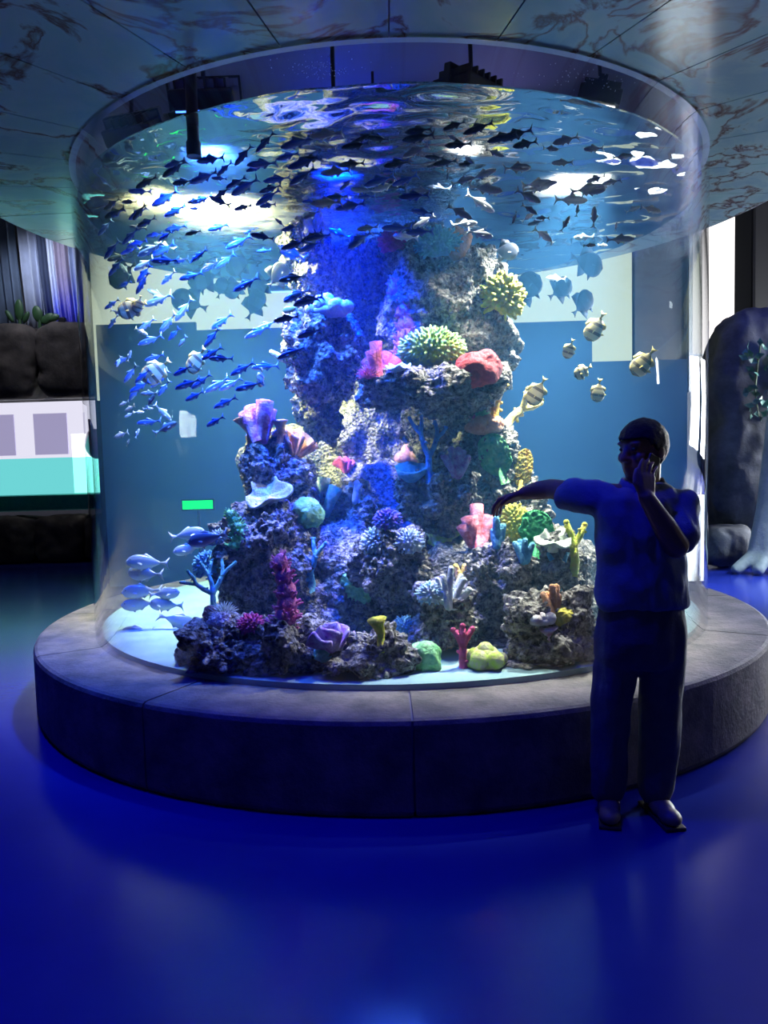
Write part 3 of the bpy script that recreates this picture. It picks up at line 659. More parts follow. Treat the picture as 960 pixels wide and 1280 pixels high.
for i, (nm, x, y, wpx, hpx, kind, col, tip, kw, tilt, lab) in enumerate(CORALS):
    rnd = random.Random(100 + i)
    Y = None
    for dy in (0, -3, 3, -7, 7, -12, 12):
        for dx in (0, 4, -4, 9, -9, 15, -15):
            Y = hit_Y(x + dx, y + dy)
            if Y is not None: break
        if Y is not None: break
    if 'foot of the reef' in lab: Y = 3.80
    if Y is None: Y = 4.6
    if kind == 'column':      # crusts follow the bulge of the rock they grow on
        ys = [hit_Y(x, y - k * hpx / 6) for k in range(6)]; Y = min([q for q in ys if q is not None] + [Y])
    p = at(x, y, Y) + Vector((0, 0.01, -0.01))
    q = Vector((p.x, p.y - D)); lim = 2.02 - px2m(wpx, Y) * 0.62
    if q.length > lim: q *= lim / q.length; p.x, p.y = q.x, q.y + D
    if 'foot of the reef' in lab: p.z = ZF - 0.01
    s = (px2m(wpx, Y) * 1.18, px2m(wpx, Y) * 1.0, px2m(hpx, Y) * 1.08)
    bm = KIND[kind](s, rnd, **kw)
    o = obj(nm, bm, cmat(nm + '_mat', col, tip), smooth=True)
    o.location = p; o.rotation_euler = (R(-8), R(tilt), 0)
    tag(o, lab, 'anemone' if 'anemone' in nm else 'coral')

# ================================================================== FISH
def fish_mesh(name, depth=0.23, width=0.13, fork=0.5, dorsal=0.10, anal=0.08, tall=0.0, nose=0.0):
    """length 1, nose at -x, tail at +x, up +z; body and fins one mesh, eyes slot 1, fins slot 2"""
    bm = bmesh.new(); prof = []
    n = 12; seg = 10
    rings = []
    for i in range(n + 1):
        t = i / n; x = -0.5 + 0.80 * t
        h = math.sin(PI * min(1, t ** 0.72)) ** 0.75 * 0.5 * depth if 0 < t < 1 else 0
        h = max(h, 0.014 if t == 0 else 0.020)
        wd = max(0.010, h / (0.5 * depth) * 0.5 * width * (1 - 0.35 * t))
        rings.append([bm.verts.new((x, wd * math.sin(2 * PI * k / seg), h * math.cos(2 * PI * k / seg))) for k in range(seg)])
    for a, b in zip(rings, rings[1:]):
        for k in range(seg): bm.faces.new((a[k], a[(k + 1) % seg], b[(k + 1) % seg], b[k]))
    bm.faces.new(rings[0]); bm.faces.new(rings[-1][::-1])
    def fin(pts, th=0.006):
        A = [bm.verts.new((x, -th, z)) for x, z in pts]; B = [bm.verts.new((x, th, z)) for x, z in pts]
        f1 = bm.faces.new(A); f2 = bm.faces.new(B[::-1]); fs = [f1, f2]
        m_ = len(pts)
        for k in range(m_): fs.append(bm.faces.new((A[k], B[k], B[(k + 1) % m_], A[(k + 1) % m_])))
        for f in fs: f.material_index = 2
    hd = 0.5 * depth
    fin([(0.27, 0.015), (0.40, 0.05), (0.5, 0.16 * (0.6 + fork)), (0.46, 0.04), (0.43 - 0.06 * fork + 0.04, 0.0), (0.46, -0.04), (0.5, -0.16 * (0.6 + fork)), (0.40, -0.05), (0.27, -0.015)], 0.005)
    fin([(-0.16, hd * 0.90), (-0.06, hd * 0.92 + dorsal), (0.02, hd * 0.8 + dorsal * 0.6 + tall * 0.4), (0.12 + tall * 0.25, hd * 0.55 + dorsal * 0.35 + tall), (0.24, 0.02), (0.0, hd * 0.6)])
    fin([(-0.02, -hd * 0.85), (0.05, -hd * 0.8 - anal), (0.12 + tall * 0.25, -hd * 0.5 - anal * 0.5 - tall), (0.24, -0.02), (0.05, -hd * 0.5)])
    fin([(-0.22, -hd * 0.75), (-0.14, -hd * 1.05 - 0.04 - tall * 0.3), (-0.08, -hd * 0.8)])
    for s in (-1, 1):   # pectoral fins, eyes
        v = [bm.verts.new(c) for c in ((-0.24, s * width * 0.42, -0.02), (-0.12, s * (width * 0.5 + 0.05), -0.06), (-0.13, s * (width * 0.5 + 0.02), -0.015), (-0.20, s * width * 0.40, 0.0))]
        f = bm.faces.new(v); f.material_index = 2
        add_ell(bm, (-0.40, s * width * 0.27, 0.03 + depth * 0.05), (0.022, 0.012, 0.022), sub=1, mat=1)
    me = bpy.data.meshes.new(name); bm.to_mesh(me); bm.free()
    me.polygons.foreach_set('use_smooth', [True] * len(me.polygons))
    return me
def fish_mat(name, back, belly, z0=-0.05, z1=0.05, rough=0.35, bands=None, bandcol=None, metal=0.25):
    m_, nt, out = mat_new(name)
    b = N(nt, 'ShaderNodeBsdfPrincipled', Roughness=rough, Metallic=metal); nt.links.new(b.outputs[0], out.inputs[0])
    tc = N(nt, 'ShaderNodeTexCoord'); sp = N(nt, 'ShaderNodeSeparateXYZ'); nt.links.new(tc.outputs['Object'], sp.inputs[0])
    mr = N(nt, 'ShaderNodeMapRange'); mr.inputs[1].default_value = z0; mr.inputs[2].default_value = z1; nt.links.new(sp.outputs[2], mr.inputs[0])
    mx = N(nt, 'ShaderNodeMixRGB'); mx.inputs[1].default_value = rgba(belly); mx.inputs[2].default_value = rgba(back); nt.links.new(mr.outputs[0], mx.inputs[0])
    last = mx.outputs[0]
    if bands:
        ml = N(nt, 'ShaderNodeMath', operation='MULTIPLY'); ml.inputs[1].default_value = bands; nt.links.new(sp.outputs[0], ml.inputs[0])
        sn = N(nt, 'ShaderNodeMath', operation='SINE'); nt.links.new(ml.outputs[0], sn.inputs[0])
        gt = N(nt, 'ShaderNodeMath', operation='GREATER_THAN'); gt.inputs[1].default_value = 0.45; nt.links.new(sn.outputs[0], gt.inputs[0])
        m2 = N(nt, 'ShaderNodeMixRGB'); m2.inputs[2].default_value = rgba(bandcol); nt.links.new(gt.outputs[0], m2.inputs[0]); nt.links.new(last, m2.inputs[1]); last = m2.outputs[0]
    nt.links.new(last, b.inputs['Base Color']); return m_
eye = pbr('fish_eye', (0.01, 0.01, 0.012), 0.15)
FM = {}
def kind_(k, me, body, fin_):
    me.materials.append(body); me.materials.append(eye); me.materials.append(fin_); FM[k] = me
kind_('blue', fish_mesh('scad_mesh', 0.22, 0.12), fish_mat('blue_lit_back', (0.03, 0.12, 0.80), (0.40, 0.58, 0.98), -0.10, 0.03), pbr('blue_lit_fin', (0.10, 0.25, 0.75), 0.5))  # silver fish in blue lamp light: the blue is put into their colours
kind_('dark', fish_mesh('scad_dark_mesh', 0.23, 0.12), fish_mat('slate_back', (0.03, 0.06, 0.14), (0.16, 0.24, 0.36), -0.10, 0.02), pbr('slate_fin', (0.12, 0.18, 0.26), 0.5))
kind_('silver', fish_mesh('scad_silver_mesh', 0.24, 0.12), fish_mat('silver_side', (0.35, 0.45, 0.55), (0.90, 0.92, 0.88), -0.02, 0.10), pbr('silver_fin', (0.80, 0.84, 0.82), 0.5))
kind_('bat', fish_mesh('batfish_mesh', 0.62, 0.12, 0.1, 0.10, 0.10, 0.22), fish_mat('batfish_skin', (0.02, 0.03, 0.06), (0.05, 0.06, 0.10), -0.3, 0.3, 0.6, 14.0, (0.02, 0.025, 0.05), 0), pbr('batfish_fin', (0.04, 0.05, 0.09), 0.6))
kind_('butter', fish_mesh('butterflyfish_mesh', 0.58, 0.13, 0.1, 0.08, 0.08, 0.10), fish_mat('butterfly_skin', (0.50, 0.42, 0.18), (0.66, 0.60, 0.36), -0.2, 0.2, 0.5, 24.0, (0.16, 0.13, 0.07), 0), pbr('butterfly_fin', (0.75, 0.62, 0.20), 0.5))
kind_('snapper', fish_mesh('snapper_mesh', 0.36, 0.16, 0.4, 0.05, 0.04), fish_mat('snapper_skin', (0.16, 0.24, 0.42), (0.55, 0.62, 0.72), -0.12, 0.12), pbr('snapper_fin', (0.35, 0.42, 0.55), 0.5))
kind_('yellow', fish_mesh('damsel_mesh', 0.40, 0.16, 0.4, 0.07, 0.06), fish_mat('yellow_skin', (0.80, 0.66, 0.08), (0.85, 0.80, 0.35), -0.12, 0.12), pbr('yellow_fin', (0.8, 0.65, 0.1), 0.5))

# crops read at six times: origin x, y then fish (X, Y, length, tilt)
Z1 = (90, 150, [(215,345,160,12),(465,195,130,5),(355,320,130,50),(165,450,120,55),(430,405,150,35),(590,345,150,22),(665,270,170,18),(770,325,150,8),(770,365,190,30),(560,465,170,18),(510,535,150,0),(700,585,200,32),(830,465,150,0),(100,590,130,55),(245,540,140,45),(300,630,140,25),(505,690,140,42),(780,680,160,25),(320,695,170,15),(430,615,100,0),(45,545,90,65),(150,690,90,50),(920,605,100,20),(205,460,90,20)])
Z2 = (240, 150, [(140,295,200,0),(90,430,200,25),(245,365,140,30),(385,265,170,45),(550,165,170,42),(720,75,240,28),(700,25,160,25),(790,170,230,20),(900,145,180,20),(530,330,200,8),(720,270,160,10),(840,320,220,20),(830,420,200,32),(640,445,180,8),(400,500,220,35),(225,550,140,25),(210,610,150,-25),(75,595,150,20),(570,580,190,27),(590,515,160,10),(25,665,70,0),(385,655,120,15),(205,438,100,0),(570,640,120,0),(330,470,150,30),(470,365,120,10),(880,610,100,0)])
Z3 = (90, 260, [(130,70,150,45),(330,40,150,15),(495,40,150,38),(770,25,150,25),(560,105,140,20),(250,145,150,35),(780,150,150,10),(440,210,150,42),(240,180,100,15),(700,210,110,30),(620,200,110,10),(490,265,140,15),(300,310,160,48),(590,310,190,30),(690,310,170,30),(430,320,120,25),(540,420,160,35),(540,490,150,45),(530,560,180,48),(725,520,130,40),(820,395,110,10),(925,375,100,35),(895,510,160,18),(400,570,90,25),(650,690,200,20),(330,440,160,40),(230,510,120,45),(910,185,110,15),(700,395,180,0),(340,370,150,10),(110,420,110,50),(180,360,100,20),(120,300,110,10)])
Z4 = (240, 260, [(195,145,140,18),(55,355,130,35),(350,255,190,28),(530,215,160,-12),(430,175,70,30),(130,440,140,30),(250,395,160,32),(410,570,190,28),(770,275,180,15),(740,150,140,5),(760,525,190,10),(790,650,190,20),(880,690,200,12),(900,215,160,15),(890,290,170,15),(660,110,80,-40),(540,320,100,0)])
Z5 = (90, 370, [(720,200,170,48),(840,100,190,48),(560,215,140,38),(765,285,110,48),(590,330,170,20),(240,270,110,55),(180,150,100,40),(310,190,120,45),(620,460,130,18),(440,580,150,50),(530,600,150,35),(660,620,170,40),(830,560,140,25),(870,660,180,20),(510,680,150,30),(380,480,120,25),(300,60,120,30),(120,90,80,20)])
Z5S = (90, 370, [(520,265,90,-30),(230,430,90,60),(140,500,100,70),(215,530,110,60),(150,620,120,10),(240,610,90,50),(290,370,70,40),(110,440,80,80),(300,600,50,80),(830,340,90,50),(215,130,60,30),(150,210,80,20),(235,200,70,0),(350,490,80,70),(430,450,80,70),(240,320,60,60),(95,290,60,50),(270,680,60,60),(340,120,110,-20)])
Z6 = (240, 370, [(225,190,170,35),(150,310,160,48),(150,430,160,30),(220,470,160,0),(490,270,180,25),(560,220,160,20),(710,170,170,10),(760,20,140,20),(860,45,180,15),(880,280,180,12),(750,425,200,20),(380,545,180,27),(550,530,180,5),(70,640,170,32),(190,665,190,32),(290,660,170,30),(430,675,190,15)])
Z7 = (90, 470, [(480,110,160,48),(920,150,150,22),(580,345,160,5),(240,330,110,5),(1150,200,170,25),(1075,340,150,25),(690,90,130,50)])
Z7S = (90, 470, [(580,130,120,0),(590,190,110,50),(680,270,150,-48),(700,390,170,25),(570,245,70,0),(250,445,140,10),(370,440,120,15),(420,500,60,60),(490,430,70,70),(435,240,90,20),(430,290,70,30),(210,185,70,70),(155,130,100,60),(215,250,50,80),(300,300,110,-60),(165,350,80,70),(390,205,80,20),(330,390,50,60),(500,270,70,0)])
ZA = (380, 90, [(225,275,180,0),(240,310,180,18),(430,345,190,10),(640,175,240,8),(740,245,200,10),(800,350,180,0),(860,440,180,0),(860,490,220,0),(170,470,220,8),(160,555,150,-10),(390,550,190,10),(360,690,170,0),(60,650,150,0),(560,500,160,0),(840,590,180,20),(700,690,180,10),(620,375,80,0),(450,490,150,20)])
ZB = (530, 90, [(370,265,180,8),(100,330,180,8),(230,400,160,20),(410,420,200,15),(590,490,200,12),(690,470,220,8),(760,540,180,15),(260,545,180,5),(80,640,130,0),(160,680,180,15),(320,690,120,10),(60,250,100,0),(830,290,130,-10)])
ZBW = (530, 90, [(530,605,130,-20),(330,650,90,-35),(210,490,100,-20),(980,450,150,5),(1065,510,180,15),(1275,575,150,8),(1490,635,130,0),(1040,680,140,0),(950,575,110,0)])
ZC = (380, 190, [(240,150,200,5),(640,150,90,0),(170,380,210,8),(350,405,200,8),(470,335,120,5),(480,570,140,5),(110,640,190,15),(570,215,220,20),(600,260,180,20),(760,210,180,20),(700,80,180,8),(830,330,200,0),(880,290,150,-10),(700,570,200,0),(890,450,150,-10),(420,660,200,35),(900,520,160,25),(870,600,180,0),(320,240,120,30),(60,470,120,20)])
ZDW = (530, 190, [(290,215,150,10),(440,170,180,15),(460,275,220,-10),(420,380,220,-30),(265,450,180,-30),(300,540,170,0),(420,615,180,-20),(175,190,60,80),(700,120,200,8),(850,240,200,5),(840,270,180,0),(780,330,180,-30),(790,430,120,-30),(680,490,80,70),(780,490,100,30),(890,495,90,0),(890,620,150,-40)])
ZEW = (680, 190, [(390,200,130,15),(510,225,120,5),(330,280,240,5),(370,300,150,5),(30,240,120,10),(200,360,210,-5),(250,440,80,80),(160,540,110,60),(375,490,140,85),(665,430,100,20),(540,560,60,80),(300,640,130,0),(570,655,180,0),(340,700,80,0),(440,700,70,0),(20,640,120,-45),(800,430,150,-10)])
RW_ = 1.93
def cyl_span(x, y):
    d = ray(x, y); a = d.x ** 2 + d.y ** 2; b = -D * d.y; c = D * D - RW_ ** 2; q = b * b - a * c
    if q <= 0: return None
    return (-b - math.sqrt(q)) / a, (-b + math.sqrt(q)) / a
rf = random.Random(21)
def put_fish(kind, x, y, Lpx, tilt, label, cat, group, name, right=False, yaw=None, Yfix=None, back=None):
    sp_ = cyl_span(x, y)
    if sp_ is None: return None
    y0, y1 = sp_
    d = ray(x, y)
    if d.z > 0: y1 = min(y1, (3.10 - CAM.z) / d.z)
    hy = hit_Y(x, y)
    if hy is not None: y1 = min(y1, hy - 0.16)
    for q in (-12, 12):
        h2 = hit_Y(x + q, y)
        if h2 is not None: y1 = min(y1, h2 - 0.12)
    if y1 < y0 + 0.02: return None
    t = back if back is not None else rf.uniform(0.02, 0.45)
    Y = y0 + (min(y1, y0 + 2.4) - y0) * t if Yfix is None else max(y0, min(y1, Yfix))
    L = px2m(Lpx, Y) * 1.15
    o = bpy.data.objects.new(name, FM[kind]); link(o)
    a = R(tilt); yw = R(rf.uniform(-22, 22)) if yaw is None else R(yaw)
    ax = Vector((math.cos(a) * math.cos(yw), math.sin(yw), math.sin(a)))     # nose to tail, seen rising to the right
    if right: ax = -ax
    ax.normalize(); side = Vector((0, 0, 1)).cross(ax)
    if side.length < 0.2: side = Vector((0, 1, 0))
    side.normalize(); up = ax.cross(side).normalized()
    mt = Matrix((ax, side, up)).transposed().to_4x4(); mt = mt @ Matrix.Diagonal((L, L, L, 1)); mt.translation = at(x, y, Y)
    o.matrix_world = mt
    return tag(o, label, cat, group)
def put_mirrored(kind, x, y, Lpx, tilt, label, cat, group, name):
    # the photo shows this one as its image in the underside of the surface: the fish itself swims lower
    d = ray(x, y); sp_ = cyl_span(x, y)
    if sp_ is None or d.z <= 0: return
    ys = (Z_W - CAM.z) / d.z
    for _ in range(12):
        Y = ys + rf.uniform(0.35, 1.5); p = at(x, y, Y); p.z = 2 * Z_W - p.z
        if math.hypot(p.x, p.y - D) > 1.85 or p.z < 2.3: continue
        q = BVH.find_nearest(p)
        if q[0] is None or (q[3] > 0.18 and (p - q[0]).dot(q[1]) > 0): break
    else: return
    o = bpy.data.objects.new(name, FM[kind]); link(o); L = px2m(Lpx, Y); a = -R(tilt); yw = R(rf.uniform(-22, 22))
    o.matrix_world = Matrix.Translation(p) @ Matrix.Rotation(yw, 4, 'Z') @ Matrix.Rotation(-a, 4, 'Y') @ Matrix.Diagonal((L, L, L, 1))
    tag(o, label, cat, group)
def school(z, kind, label, group, right=0.0, alt=None, alt_p=0.0, alt_label=None, **kw):
    ox, oy, lst = z
    for X, Y_, L, t in lst:
        k, lb, g = kind, label, group
        if alt and rf.random() < alt_p: k, lb, g = alt, alt_label, group + ', ' + alt
        w_ = 'level' if abs(t) < 15 else 'gently tilted' if abs(t) < 38 else 'steeply tilted'
        lb = w_ + ' ' + lb; g = g + ', ' + w_
        a = (k, ox + X / 6, oy + Y_ / 6, L / 6, t, lb, 'fish', g, 'school_fish')
        if put_fish(*a, rf.random() < right, **kw) is None: put_mirrored(*a)
school(Z1, 'dark', 'slate blue slender fish schooling beside the black pipe near the surface', 'school under the surface by the pipe', alt='blue', alt_p=0.35, alt_label='bright blue lit slender fish among the slate ones beside the black pipe')
school(Z2, 'blue', 'vivid blue lit slender fish schooling between the black pipe and the reef top', 'school between pipe and reef top')
for z in (Z3, Z4): school(z, 'blue', 'blue lit slender fish schooling before the pale panel left of the reef', 'school before the pale panel', alt='dark', alt_p=0.2, alt_label='slate slender fish among the blue school before the pale panel')
for z in (Z5, Z6, Z7): school(z, 'blue', 'blue lit slender fish beside the left reef tower below the pale panel', 'school beside the left tower')
for z in (Z5S, Z7S): school(z, 'silver', 'small silvery fish loosely clustered along the left acrylic wall', 'silvery cluster at the left wall', right=0.3)
school(ZA, 'dark', 'slate slender fish crowding the water surface above the reef summit', 'crowd above the reef summit', alt='silver', alt_p=0.3, alt_label='silver slender fish among the crowd at the surface above the reef summit')
school(ZB, 'dark', 'greenish slate fish crowding the surface right of the reef summit', 'crowd right of the reef summit')
school(ZC, 'blue', 'blue lit slender fish swimming close over the reef summit', 'fish over the reef summit', alt='silver', alt_p=0.3, alt_label='silver slender fish swimming close over the reef summit')
for z in (ZBW, ZDW, ZEW): school(z, 'silver', 'bright silver fish swimming in the lamp light right of the reef', 'silver fish in the lamp light', right=0.75)
for x, y, L, t, lb in ((300, 330, 34, 20, 'left'), (256, 348, 40, 10, 'left'), (276, 360, 24, 70, 'left'), (294, 360, 28, 40, 'left'), (326, 357, 32, 30, 'left'), (347, 345, 34, 50, 'left'), (154, 342, 40, 30, 'left'), (237, 378, 40, -20, 'left'), (318, 381, 36, 60, 'left')):
    put_fish('bat', x, y, L, t, 'dark grey batfish gliding before the pale panel left of the reef', 'fish', 'batfish left of the reef', 'batfish', right=t > 45, Yfix=6.9)
for x, y, L, t in ((733, 328, 42, -15), (631, 314, 30, -10), (700, 362, 34, 35), (655, 362, 44, 40), (728, 380, 36, 45)):
    put_fish('bat', x, y, L, t, 'dark blue batfish gliding before the pale panel right of the reef', 'fish', 'batfish right of the reef', 'batfish', right=True, Yfix=6.8)
for x, y, L, t in ((805, 452, 36, 50), (745, 408, 34, 60), (712, 436, 22, 70), (729, 464, 24, 30), (672, 489, 34, 60), (748, 488, 26, 80), (851, 487, 20, 60)):
    put_fish('butter', x, y, L, t, 'striped tan butterflyfish in the open blue water right of the reef', 'fish', 'butterflyfish right of the reef', 'butterflyfish', right=False, back=0.35)
for x, y, L, t in ((196, 463, 38, 40), (246, 450, 34, 50), (166, 385, 34, 20), (173, 380, 20, 70), (326, 472, 22, 80)):
    put_fish('butter', x, y, L, t, 'striped tan butterflyfish among the blue school left of the reef', 'fish', 'butterflyfish left of the reef', 'butterflyfish', back=0.3)
for x, y, L, t, rgt in ((234, 668, 40, 8, True), (260, 673, 46, 12, False), (236, 686, 34, 10, False), (185, 703, 46, -6, False), (182, 717, 46, -2, False), (146, 711, 30, 20, True), (178, 739, 44, 0, False), (208, 756, 40, -4, False), (175, 755, 40, 0, False), (222, 776, 46, -22, True), (172, 790, 38, 0, False), (148, 757, 32, 4, True), (136, 772, 30, 20, False), (205, 742, 36, 4, True)):
    put_fish('snapper', x, y, L, t, 'grey blue snapper hovering over the pale tank bottom left of the reef', 'fish', 'snappers over the tank bottom', 'snapper', right=rgt, back=0.35)
put_fish('yellow', 196, 811, 22, 5, 'small yellow fish close to the pale tank bottom', 'fish', None, 'damselfish', back=0.3)
put_fish('yellow', 364, 386, 20, 10, 'small yellow fish beside the left reef tower', 'fish', None, 'damselfish', back=0.8)

# ================================================================== PERSON leaning on the tank
YP = 3.17
def P(x, y, dy=0.0): return at(x, y, YP + dy)
per = thing('person', Vector((P(795, 900).x, YP, 0)), 'man in blue polo shirt and dark trousers leaning a hand on the tank', 'person')
M['skin'] = pbr('skin', (0.30, 0.17, 0.11), 0.55, (0.35, 0.20, 0.13), 9.0, 0.08, 60)
M['shirt'] = pbr('shirt_cloth', (0.17, 0.22, 0.33), 0.9, (0.20, 0.25, 0.37), 14.0, 0.25, 40)
M['trousers'] = pbr('trouser_cloth', (0.10, 0.11, 0.14), 0.92, (0.13, 0.14, 0.17), 14.0, 0.25, 40)
M['hair'] = pbr('black_hair', (0.010, 0.009, 0.010), 0.6, (0.02, 0.018, 0.018), 60.0, 0.6, 150)
M['shoe'] = pbr('brown_shoe', (0.22, 0.16, 0.10), 0.5, (0.28, 0.2, 0.12), 20.0)
M['sole'] = pbr('dark_sole', (0.05, 0.045, 0.04), 0.7)
def loft(bm, rings, seg=28):
    prev = None
    first = last = None
    for c, a, b in rings:
        cur = [bm.verts.new((c.x + a * math.cos(2 * PI * k / seg), c.y + b * math.sin(2 * PI * k / seg), c.z)) for k in range(seg)]
        if prev:
            for k in range(seg): bm.faces.new((prev[k], prev[(k + 1) % seg], cur[(k + 1) % seg], cur[k]))
        else: first = cur
        prev = cur
    bm.faces.new(first[::-1]); bm.faces.new(prev)
def chain(bm, pts, seg=14):
    for (a, ra), (b, rb) in zip(pts, pts[1:]): add_capsule(bm, a, ra, b, rb, seg)
Ypx = YP / F_PX
# --- head, neck, arms, hands: one continuous body
HC = P(803, 561, 0.0)
fw = Vector((-0.86, -0.51, -0.06)).normalized(); sd = Vector((0, 0, 1)).cross(fw).normalized(); uh = fw.cross(sd).normalized()
HR = Matrix((fw, sd, uh)).transposed()
def H(f, s, u): return HC + fw * f + sd * s + uh * u
bm = bmesh.new()
add_ell(bm, H(-0.005, 0, 0.015), (0.101, 0.080, 0.098), HR, 4)
add_ell(bm, H(0.030, 0, -0.060), (0.066, 0.062, 0.075), HR, 3)
add_ell(bm, H(0.060, 0, -0.105), (0.030, 0.034, 0.026), HR, 3)
add_capsule(bm, H(0.088, 0, 0.012), 0.012, H(0.113, 0, -0.032), 0.016, 10)
for s in (-1, 1):
    add_ell(bm, H(0.100, s * 0.013, -0.036), (0.012, 0.010, 0.010), HR, 2)
    add_ell(bm, H(0.078, s * 0.034, 0.028), (0.018, 0.026, 0.010), HR, 2)
    add_ell(bm, H(0.062, s * 0.045, -0.030), (0.028, 0.022, 0.026), HR, 2)
    add_ell(bm, H(-0.012, s * 0.083, -0.015), (0.024, 0.010, 0.034), HR, 2)
add_ell(bm, H(0.090, 0, -0.068), (0.012, 0.026, 0.008), HR, 2); add_ell(bm, H(0.086, 0, -0.080), (0.012, 0.022, 0.008), HR, 2)
chain(bm, [(H(-0.02, 0, -0.06), 0.058), (P(806, 612), 0.060), (P(806, 628), 0.075)])
loft(bm, [(P(801, 800), .15, .11), (P(801, 745), .16, .12), (P(799, 700), .16, .12), (P(797, 650), .16, .11), (P(798, 625), .14, .09)])
# reaching arm and hand on the acrylic
SL = P(738, 621, 0.02); EL = P(690, 611, 0.22); WL = P(655, 617, 0.31); KL = P(640, 623, 0.335)
chain(bm, [(P(770, 625), 0.07), (SL, 0.058), (EL, 0.045), (P(672, 613, 0.27), 0.042), (WL, 0.030)])
hb = []
def hand(bm, wrist, knuck, across, curl, flip, lens, bend, spread=0.0):
    """palm from wrist to knuckles; 'across' points from the little finger to the index; 'curl' is where fingers bend to"""
    d = (knuck - wrist).normalized(); across = (across - d * across.dot(d)).normalized()
    w_ = 0.021
    for k in range(4): add_capsule(bm, wrist + across * (k - 1.5) * 0.012, 0.019, knuck + across * (k - 1.5) * w_, 0.0145, 8)
    for k in range(4):
        p = knuck + across * (k - 1.5) * w_; dd = (d + across * (k - 1.5) * spread).normalized(); r = 0.0100 - 0.0006 * (3 - k)
        for j, fr in enumerate((0.45, 0.32, 0.26)):
            dd = (dd + curl * bend[j]).normalized(); q = p + dd * lens[k] * fr
            add_capsule(bm, p, r, q, r * 0.92, 8); p = q; r *= 0.92
    t0 = wrist + d * 0.022 + across * 0.026; t1 = t0 + (across * 0.8 + d * 0.6 + curl * 0.25).normalized() * 0.040; t2 = t1 + (d * 0.9 + across * 0.25 + curl * 0.35).normalized() * 0.032
    t3 = t2 + (d + curl * 0.5).normalized() * 0.024
    add_capsule(bm, t0, 0.017, t1, 0.0125, 8); add_capsule(bm, t1, 0.0125, t2, 0.011, 8); add_capsule(bm, t2, 0.011, t3, 0.0095, 8)
hand(bm, WL, KL + Vector((-0.045, 0.01, -0.012)), Vector((0.0, -0.75, 0.3)), Vector((0.18, 0.05, -1)), 1, (0.060, 0.074, 0.080, 0.072), (0.65, 0.8, 0.5), 0.25)
# bent arm with the phone hand
SR = P(853, 634, -0.01); ER = P(845, 682, -0.17); WR = P(808, 622, -0.20); KR = P(806, 600, -0.175)
chain(bm, [(P(825, 628), 0.07), (SR, 0.062), (ER, 0.050), (P(832, 660, -0.185), 0.047), (WR, 0.031)])
hand(bm, WR, KR + Vector((0.004, 0.0, 0.012)), Vector((-0.75, -0.35, 0.1)), Vector((0.75, 0.55, 0.1)), 1, (0.060, 0.074, 0.082, 0.074), (0.25, 0.5, 0.5), 0.10)
# legs inside the trousers
for hip, kn, an in (((778, 800), (763, 880), (762, 984)), ((828, 800), (826, 880), (818, 982))):
    chain(bm, [(P(*hip), 0.085), (P(*kn), 0.055), (P(*an), 0.040)])
cparent(obj('body', remesh(bm, 0.0055, 3), M['skin'], smooth=True), per)
# eyes
for s in (-1, 1):
    bm = bmesh.new(); add_ell(bm, H(0.083, s * 0.032, 0.004), (0.010, 0.012, 0.008), HR, 3)
    cparent(obj('eye', bm, pbr('eye_dark', (0.05, 0.04, 0.04), 0.2), smooth=True), per)
# hair: cropped cap
bm = bmesh.new(); add_ell(bm, H(-0.008, 0, 0.018), (0.113, 0.092, 0.109), HR, 5)
dl = []
for v in bm.verts:
    q = v.co - HC; f_, u_ = q.dot(fw), q.dot(uh)
    v.co += q.normalized() * 0.004 * noise.noise(v.co * 60)
    line = 0.042 if f_ > 0.055 else (-0.030 + 0.072 * max(0, f_ - 0.0) / 0.055 if f_ > 0.0 else -0.030 if f_ > -0.035 else -0.075)
    if u_ < line: dl.append(v)
bmesh.ops.delete(bm, geom=dl, context='VERTS')
bmesh.ops.solidify(bm, geom=bm.faces[:], thickness=0.014)
cparent(obj('hair', fixn(bm), M['hair'], smooth=True), per)
# shirt
bm = bmesh.new()
loft(bm, [(P(cx, y), hw * Ypx, dp) for cx, y, hw, dp in ((802, 757, 56, .150), (802, 748, 58, .160), (802, 725, 57, .165), (800, 695, 55, .16), (797, 665, 54, .155), (796, 640, 57, .145), (796, 622, 56, .125), (799, 611, 42, .10), (804, 603, 25, .075))])
chain(bm, [(P(770, 630), .088), (P(742, 624, 0.02), .076), (P(722, 621, 0.08), .071), (P(711, 620, 0.12), .070)])
chain(bm, [(P(825, 632), .085), (P(850, 634, -0.01), .078), (P(850, 655, -0.07), .077), (P(847, 672, -0.12), .076)])
me = remesh(bm, 0.008, 6)
nrm = [v.normal.copy() for v in me.vertices]
for v, n in zip(me.vertices, nrm):
    p = v.co.copy()
    v.co = p + n * (0.016 * noise.noise(Vector((p.x * 9 + p.z * 5, p.y * 6, p.z * 7 - p.x * 6))) + 0.009 * noise.noise(Vector((p.x * 22 + p.z * 10, p.y * 10, p.z * 10 - p.x * 14))))
so = cparent(obj('shirt', me, M['shirt'], smooth=True), per)
bm = bmesh.new()
cc = P(804, 606)
for s in (-1, 1):
    pts = [cc + Vector((0.082 * math.cos(a), 0.080 * math.sin(a) - 0.005, 0.028 - 0.035 * max(0, -math.sin(a)))) for a in [R(90 + s * t) for t in range(0, 181, 15)]]
    for (a, b) in zip(pts, pts[1:]):
        v = [bm.verts.new(a), bm.verts.new(b), bm.verts.new(b + Vector((0, 0, 0)) + (b - cc) * 0.22 + Vector((0, 0, -0.040))), bm.verts.new(a + (a - cc) * 0.22 + Vector((0, 0, -0.040)))]
        bm.faces.new(v)
bmesh.ops.remove_doubles(bm, verts=bm.verts[:], dist=1e-4); bmesh.ops.solidify(bm, geom=bm.faces[:], thickness=0.006)
co = obj('collar', fixn(bm), M['shirt'], smooth=True); co.parent = so
